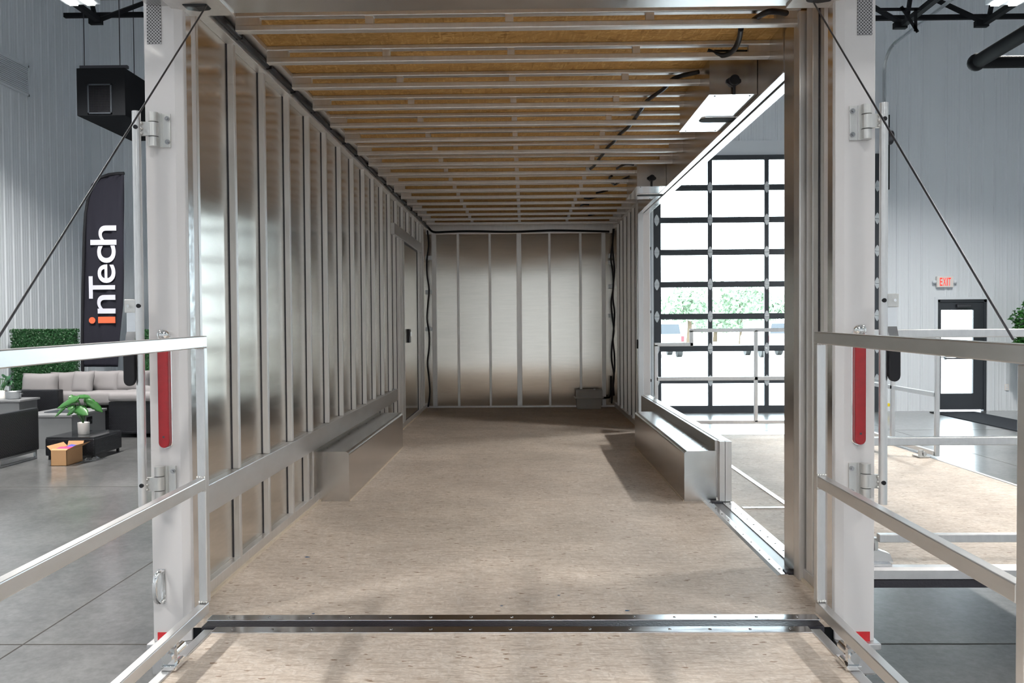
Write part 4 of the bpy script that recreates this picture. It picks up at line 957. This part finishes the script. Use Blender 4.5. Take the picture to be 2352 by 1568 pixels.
MB().box(rx0-.0, rx1, SFY-.03, 13.22, zs+.0, zs+.14, .05).build('seat_cushion', 'cushion_fabric', sf, smooth=True)
MB().box(xs0+.18, rx0-.01, 12.52, 13.2, zs-.08, zs+.13, .05).build('seat_cushion', 'cushion_fabric', sf, smooth=True)
def cush(px0, px1, py0, py1, Y, th, yaw, tilt, label, nm='back_cushion', par=sf):
    a, c = onY(px0, py1, Y), onY(px1, py0, Y); R = Matrix.Rotation(math.radians(yaw), 4, 'Z') @ Matrix.Rotation(math.radians(tilt), 4, 'X')
    mb = MB(); mb.pillow(((a.x+c.x)/2, Y, (a.z+c.z)/2), c.x-a.x, th, c.z-a.z, rot=R)
    if par: return mb.build(nm, 'cushion_fabric', par)
    o = mb.build(nm, 'cushion_fabric'); return tag(o, label, 'pillow', 'loose grey pillows on the wicker sofa')
cush(52, 134, 856, 915, 12.66, .26, 0, -8, '')
cush(120, 176, 853, 915, 12.95, .26, 18, -10, '')
cush(268, 345, 850, 902, 13.08, .26, 0, -10, '')
cush(166, 216, 851, 905, 12.78, .16, -8, -14, 'square grey pillow leaning in the corner of the wicker sofa', 'throw_pillow', None)
cush(203, 278, 850, 902, 13.03, .18, 0, -12, 'wide grey pillow leaning on the sofa back beside the square one', 'throw_pillow', None)
cush(322, 362, 884, 926, 12.6, .15, -20, -12, 'grey pillow on the sofa seat, half hidden by the corner post', 'throw_pillow', None)

# armchair, near left edge
ax1 = fx(75, 10.42); ch = thing('wicker_armchair', (ax1-.4, 10.0, 0), 'black wicker armchair on a metal sled base at the left edge', 'armchair')
za_, zb_ = onY(75, 936, 10.42).z, onY(75, 1032, 10.42).z
wick(ax1-.09, ax1, 9.6, 10.42, zb_, za_).build('arm', 'wicker', ch)
wick(ax1-.80, ax1-.71, 9.6, 10.42, zb_, za_).build('arm', 'wicker', ch)
wick(ax1-.71, ax1-.09, 9.6, 9.72, zb_, za_+.12).build('backrest', 'wicker', ch)
wick(ax1-.71, ax1-.09, 9.72, 10.5, zb_, zb_+.17).build('seat_base', 'wicker', ch)
MB().box(ax1-.70, ax1-.10, 9.73, 10.54, zb_+.17, zb_+.32, .05).build('seat_cushion', 'cushion_fabric', ch, smooth=True)
for x in (ax1-.04, ax1-.76):
    mb = MB(); mb.bar((x, 9.65, .012), (x, 10.40, .012), .03, .024); mb.box(x-.015, x+.015, 10.375, 10.405, .0, zb_); mb.box(x-.015, x+.015, 9.64, 9.67, 0, zb_); mb.bar((x, 9.65, zb_-.012), (x, 10.4, zb_-.012), .03, .024); mb.build('leg', 'galvanised', ch)
# coffee table
TY0, TY1 = 10.27, 10.98; tx0, tx1 = fx(88, TY0), fx(204, TY0); zt_ = onY(150, 1004, TY0).z
ct = thing('coffee_table', ((tx0+tx1)/2, TY0, 0), 'low black wicker coffee table with glass top carrying a potted plant', 'table')
wick(tx0, tx1, TY0, TY1, .05, zt_-.012).build('base', 'wicker', ct)
MB().box(tx0+.01, tx1-.01, TY0+.01, TY1-.01, zt_-.012, zt_, .003).build('glass_top', plain('dark_glass', (.02, .022, .025), .06), ct)
for x in (tx0+.04, tx1-.04):
    for y in (TY0+.04, TY1-.04): MB().cyl((x, y, 0), (x, y, .055), .02, 10).build('foot', 'black_plastic', ct)
# potted plant
pp = onZ(184, 999, zt_); pt = thing('potted_plant', (pp.x, pp.y+.08, zt_), 'broad leafed green plant in white pot on the wicker coffee table', 'plant')
c = (pp.x, pp.y+.09, zt_)
MB().lathe(c, [(.062, 0), (.068, .004), (.074, .15), (.074, .158), (.066, .158), (.064, .13)], 28).build('pot', 'pot_white', pt)
MB().lathe(c, [(.066, .125), (.064, .135)], 24).build('soil', 'soil', pt)
def leaf(mb, base, tip, wd, droop):
    base, tip = Vector(base), Vector(tip); d = tip-base; L = d.length; d.normalize(); s = d.cross(Vector((0, -.75, .66)))
    s = (s if s.length > .1 else Vector((1, 0, 0))).normalized(); up = s.cross(d).normalized(); n = 16; rows = []
    for i in range(n+1):
        t = i/n; env = min(1, (t*5)**.6)*(1-max(0, (t-.45)/.55)**2.2)
        wv = wd*env*(1-.16*(i % 4 == 2)*(t > .15)*(t < .9))
        cpt = base+d*L*(t-.12)-Vector((0, 0, 1))*droop*t*t
        rows.append([mb.bm.verts.new(cpt-s*wv-up*wv*.18), mb.bm.verts.new(cpt-s*wv*.5-up*wv*.02), mb.bm.verts.new(cpt), mb.bm.verts.new(cpt+s*wv*.5-up*wv*.02), mb.bm.verts.new(cpt+s*wv-up*wv*.18)])
    for a, b_ in zip(rows, rows[1:]):
        for k in range(4): f = mb.bm.faces.new((a[k], a[k+1], b_[k+1], b_[k])); f.smooth = True
for (bx, bz, tx_, tz_, dy, wd) in ((178, 911, 213, 905, -.05, .035), (176, 914, 124, 936, -.12, .055), (203, 920, 241, 945, .05, .055), (168, 930, 154, 938, -.15, .045), (176, 936, 206, 950, -.14, .07), (160, 912, 186, 918, .10, .055), (172, 938, 150, 950, -.02, .05), (150, 932, 122, 956, .05, .035), (196, 915, 215, 925, .08, .05)):
    a = onY(bx, bz, c[1]+dy*.5); t = onY(tx_, tz_, c[1]+dy)
    MB().tube(smooth_path([(c[0], c[1], c[2]+.13), (c[0]+(a.x-c[0])*.4, c[1]+dy*.2, c[2]+.13+(a.z-c[2]-.13)*.6), a], 5), .004, 6).build('stem', 'leaf_green', pt)
    mb = MB(); leaf(mb, a, t, wd, .03); o = mb.build('leaf', 'leaf_green', pt); q = o.modifiers.new('thick', 'SOLIDIFY'); q.thickness = .0015
# fire table with outlet panel
FY0, FY1 = 11.2, 12.15; f1_ = fx(153, FY0); f0_ = f1_-.78; zf_ = onY(120, 953, FY0).z
ft_ = thing('fire_table', ((f0_+f1_)/2, FY0, 0), 'square grey metal table with a dark control panel behind the wicker coffee table', 'table')
MB().box(f0_+.02, f1_-.02, FY0+.02, FY1-.02, .0, zf_-.035, .004).build('base', 'grey_table', ft_)
MB().box(f0_, f1_, FY0, FY1, zf_-.035, zf_, .006).build('tabletop', 'grey_table', ft_)
MB().box(f0_+.2, f1_-.2, FY0+.3, FY1-.3, zf_, zf_+.012, .003).build('lid', 'charcoal_frame', ft_)
q = onX(208, 965, f1_); mb = MB(); mb.box(f1_-.022, f1_-.010, q.y-.07, q.y+.07, q.z-.055, q.z+.055, .004); mb.build('control_panel', 'black_plastic', ft_)
for dy in (-.03, .03): MB().cyl((f1_-.012, q.y+dy, q.z), (f1_-.004, q.y+dy, q.z), .016, 12).build('knob', 'steel_screw', ft_)
# white sheet of paper lying behind the plant
q = onZ(145, 995, 0.0); 
# small grey side table with plant and metal bucket at far left
EY = 11.7; e1 = fx(31, EY); zt2 = onY(15, 919, EY).z
st = thing('side_table', (e1-.3, EY, 0), 'grey metal side table at the far left edge below the steel bucket', 'table')
MB().box(e1-.6, e1, EY, EY+.5, zt2-.03, zt2, .005).build('tabletop', 'grey_table', st)
MB().box(e1-.57, e1-.03, EY+.03, EY+.47, 0, zt2-.03, .004).build('base', 'grey_table', st)
q = fx(14, EY+.2); bk = thing('steel_bucket', (q, EY+.2, zt2), 'brushed steel ice bucket on the side table at the left edge', 'bucket')
MB().lathe((q, EY+.22, zt2), [(.08, 0), (.1, .01), (.105, .11), (.11, .115), (.1, .115), (.095, .02)], 24).build('body', 'galvanised', bk)
MB().box(q-.02+.1, q+.14, EY+.2, EY+.24, zt2+.07, zt2+.09, .005).build('handle', 'steel_screw', bk)
q2 = fx(-4, EY+.3); pt2 = thing('leafy_plant', (q2-.08, EY+.35, zt2), 'dark leafy plant at the left edge in front of the hedge panel', 'plant')
MB().lathe((q2-.08, EY+.35, zt2), [(.06, 0), (.075, .12), (.068, .12), (.06, .1)], 20).build('pot', 'pot_white', pt2)
for k, (tx_, tz_) in enumerate(((26, 862), (20, 874), (28, 880), (10, 856), (14, 884), (4, 866), (22, 868), (18, 860))):
    t = onY(tx_, tz_, EY+.28+.02*k); a = Vector((q2-.08+.03*math.sin(k), EY+.35, zt2+.12)); mid = a.lerp(t, .55)+Vector((0, 0, .06))
    MB().tube([a, a.lerp(mid, .6)+Vector((0, 0, .03)), mid], .004, 6).build('stem', 'leaf_green', pt2)
    mb = MB(); leaf(mb, mid, t, .055, .02); o = mb.build('leaf', plain('leaf_deep%d' % k, (.015, .09, .03), .4) if k == 0 else MATS['leaf_deep0'], pt2); o.modifiers.new('thick', 'SOLIDIFY').thickness = .0015
# cardboard box
BY = 9.82; bx0, bx1 = fx(101, BY), fx(138, BY); bh = onY(120, 1034, BY).z; BD = .36
cb_ = thing('cardboard_box', ((bx0+bx1)/2, BY, 0), 'small open cardboard box on the concrete in front of the coffee table', 'box')
mb = MB(); t = .004
for q in ((bx0, bx1, BY, BY+t, 0, bh), (bx0, bx1, BY+BD-t, BY+BD, 0, bh), (bx0, bx0+t, BY, BY+BD, 0, bh), (bx1-t, bx1, BY, BY+BD, 0, bh), (bx0, bx1, BY, BY+BD, 0, t)): mb.box(*q)
mb.build('body', 'cardboard', cb_)
for (p, q, off) in (((bx0, BY, bh), (bx0, BY+BD, bh), (-.05, 0, .05)), ((bx1, BY, bh), (bx1, BY+BD, bh), (.10, 0, .055)), ((bx0, BY, bh), (bx1, BY, bh), (0, .03, .012)), ((bx0, BY+BD, bh), (bx1, BY+BD, bh), (0, .03, .06))):
    p, q, off = Vector(p), Vector(q), Vector(off); mb = MB(); mb.prism([p, q, q+off, p+off], Vector((.003, .003, .003))); mb.build('flap', 'cardboard', cb_)
o = MB().hexa([(bx0+.01, BY+.06, bh-.01), (bx1-.03, BY+.06, bh-.012), (bx1-.03, BY+.2, bh-.0), (bx0+.01, BY+.2, bh-.0), (bx0+.01, BY+.06, bh+.005), (bx1-.03, BY+.06, bh+.0), (bx1-.03, BY+.2, bh+.016), (bx0+.01, BY+.2, bh+.016)]).build('paper_sheet', 'pink_paper'); tag(o, 'bright pink paper sticking out of the cardboard box', 'paper')
o = MB().hexa([(bx0+.08, BY+.21, bh-.01), (bx1-.01, BY+.21, bh-.012), (bx1-.01, BY+.31, bh-.0), (bx0+.08, BY+.31, bh-.0), (bx0+.08, BY+.21, bh+.018), (bx1-.01, BY+.21, bh+.0), (bx1-.01, BY+.31, bh+.016), (bx0+.08, BY+.31, bh+.03)]).build('paper_sheet', 'blue_paper'); tag(o, 'blue paper sticking out of the cardboard box', 'paper')
# crumpled plastic wrap
mb = MB(); g = {}
a, c = onZ(176, 1067, 0), onZ(250, 1052, 0)
for i in range(19):
    for j_ in range(9):
        u, v = i/18, j_/8
        p = Vector((a.x+(c.x-a.x)*u, a.y+(c.y-a.y)*u+(v-.5)*(.09+.05*math.sin(u*5)), .006+.07*random.random()*math.sin(math.pi*v)*math.sin(math.pi*min(1, u+.05))))
        g[i, j_] = mb.bm.verts.new(p)
for i in range(18):
    for j_ in range(8): mb.bm.faces.new((g[i, j_], g[i+1, j_], g[i+1, j_+1], g[i, j_+1]))
o = mb.build('plastic_wrap', 'plastic_film'); tag(o, 'crumpled clear plastic wrap on the floor beside the coffee table', 'plastic wrap')

# artificial tree at the far right
YT = 14.7; txx = fx(2385, YT); at = thing('potted_tree', (txx, YT, 0), 'tall leafy green potted tree at the right edge of the showroom', 'plant')
MB().lathe((txx, YT, 0), [(.15, 0), (.19, .3), (.17, .3), (.16, .26)], 24).build('pot', 'charcoal_frame', at)
MB().tube([(txx, YT, .2), (txx+.03, YT, .8), (txx-.02, YT, 1.6)], [.03, .025, .015], 8).build('trunk', 'bark', at)
mb = MB()
for (px, py, r) in ((2345, 730, .16), (2352, 760, .18), (2342, 790, .10), (2370, 800, .25), (2385, 740, .3), (2390, 840, .3), (2400, 690, .25), (2362, 700, .08)):
    q = onY(px, py, YT); r *= 1.17; leaf_cloud(mb, q, (r, r, r), int(900*r), .05)
mb.build('foliage', 'leaf_green', at)
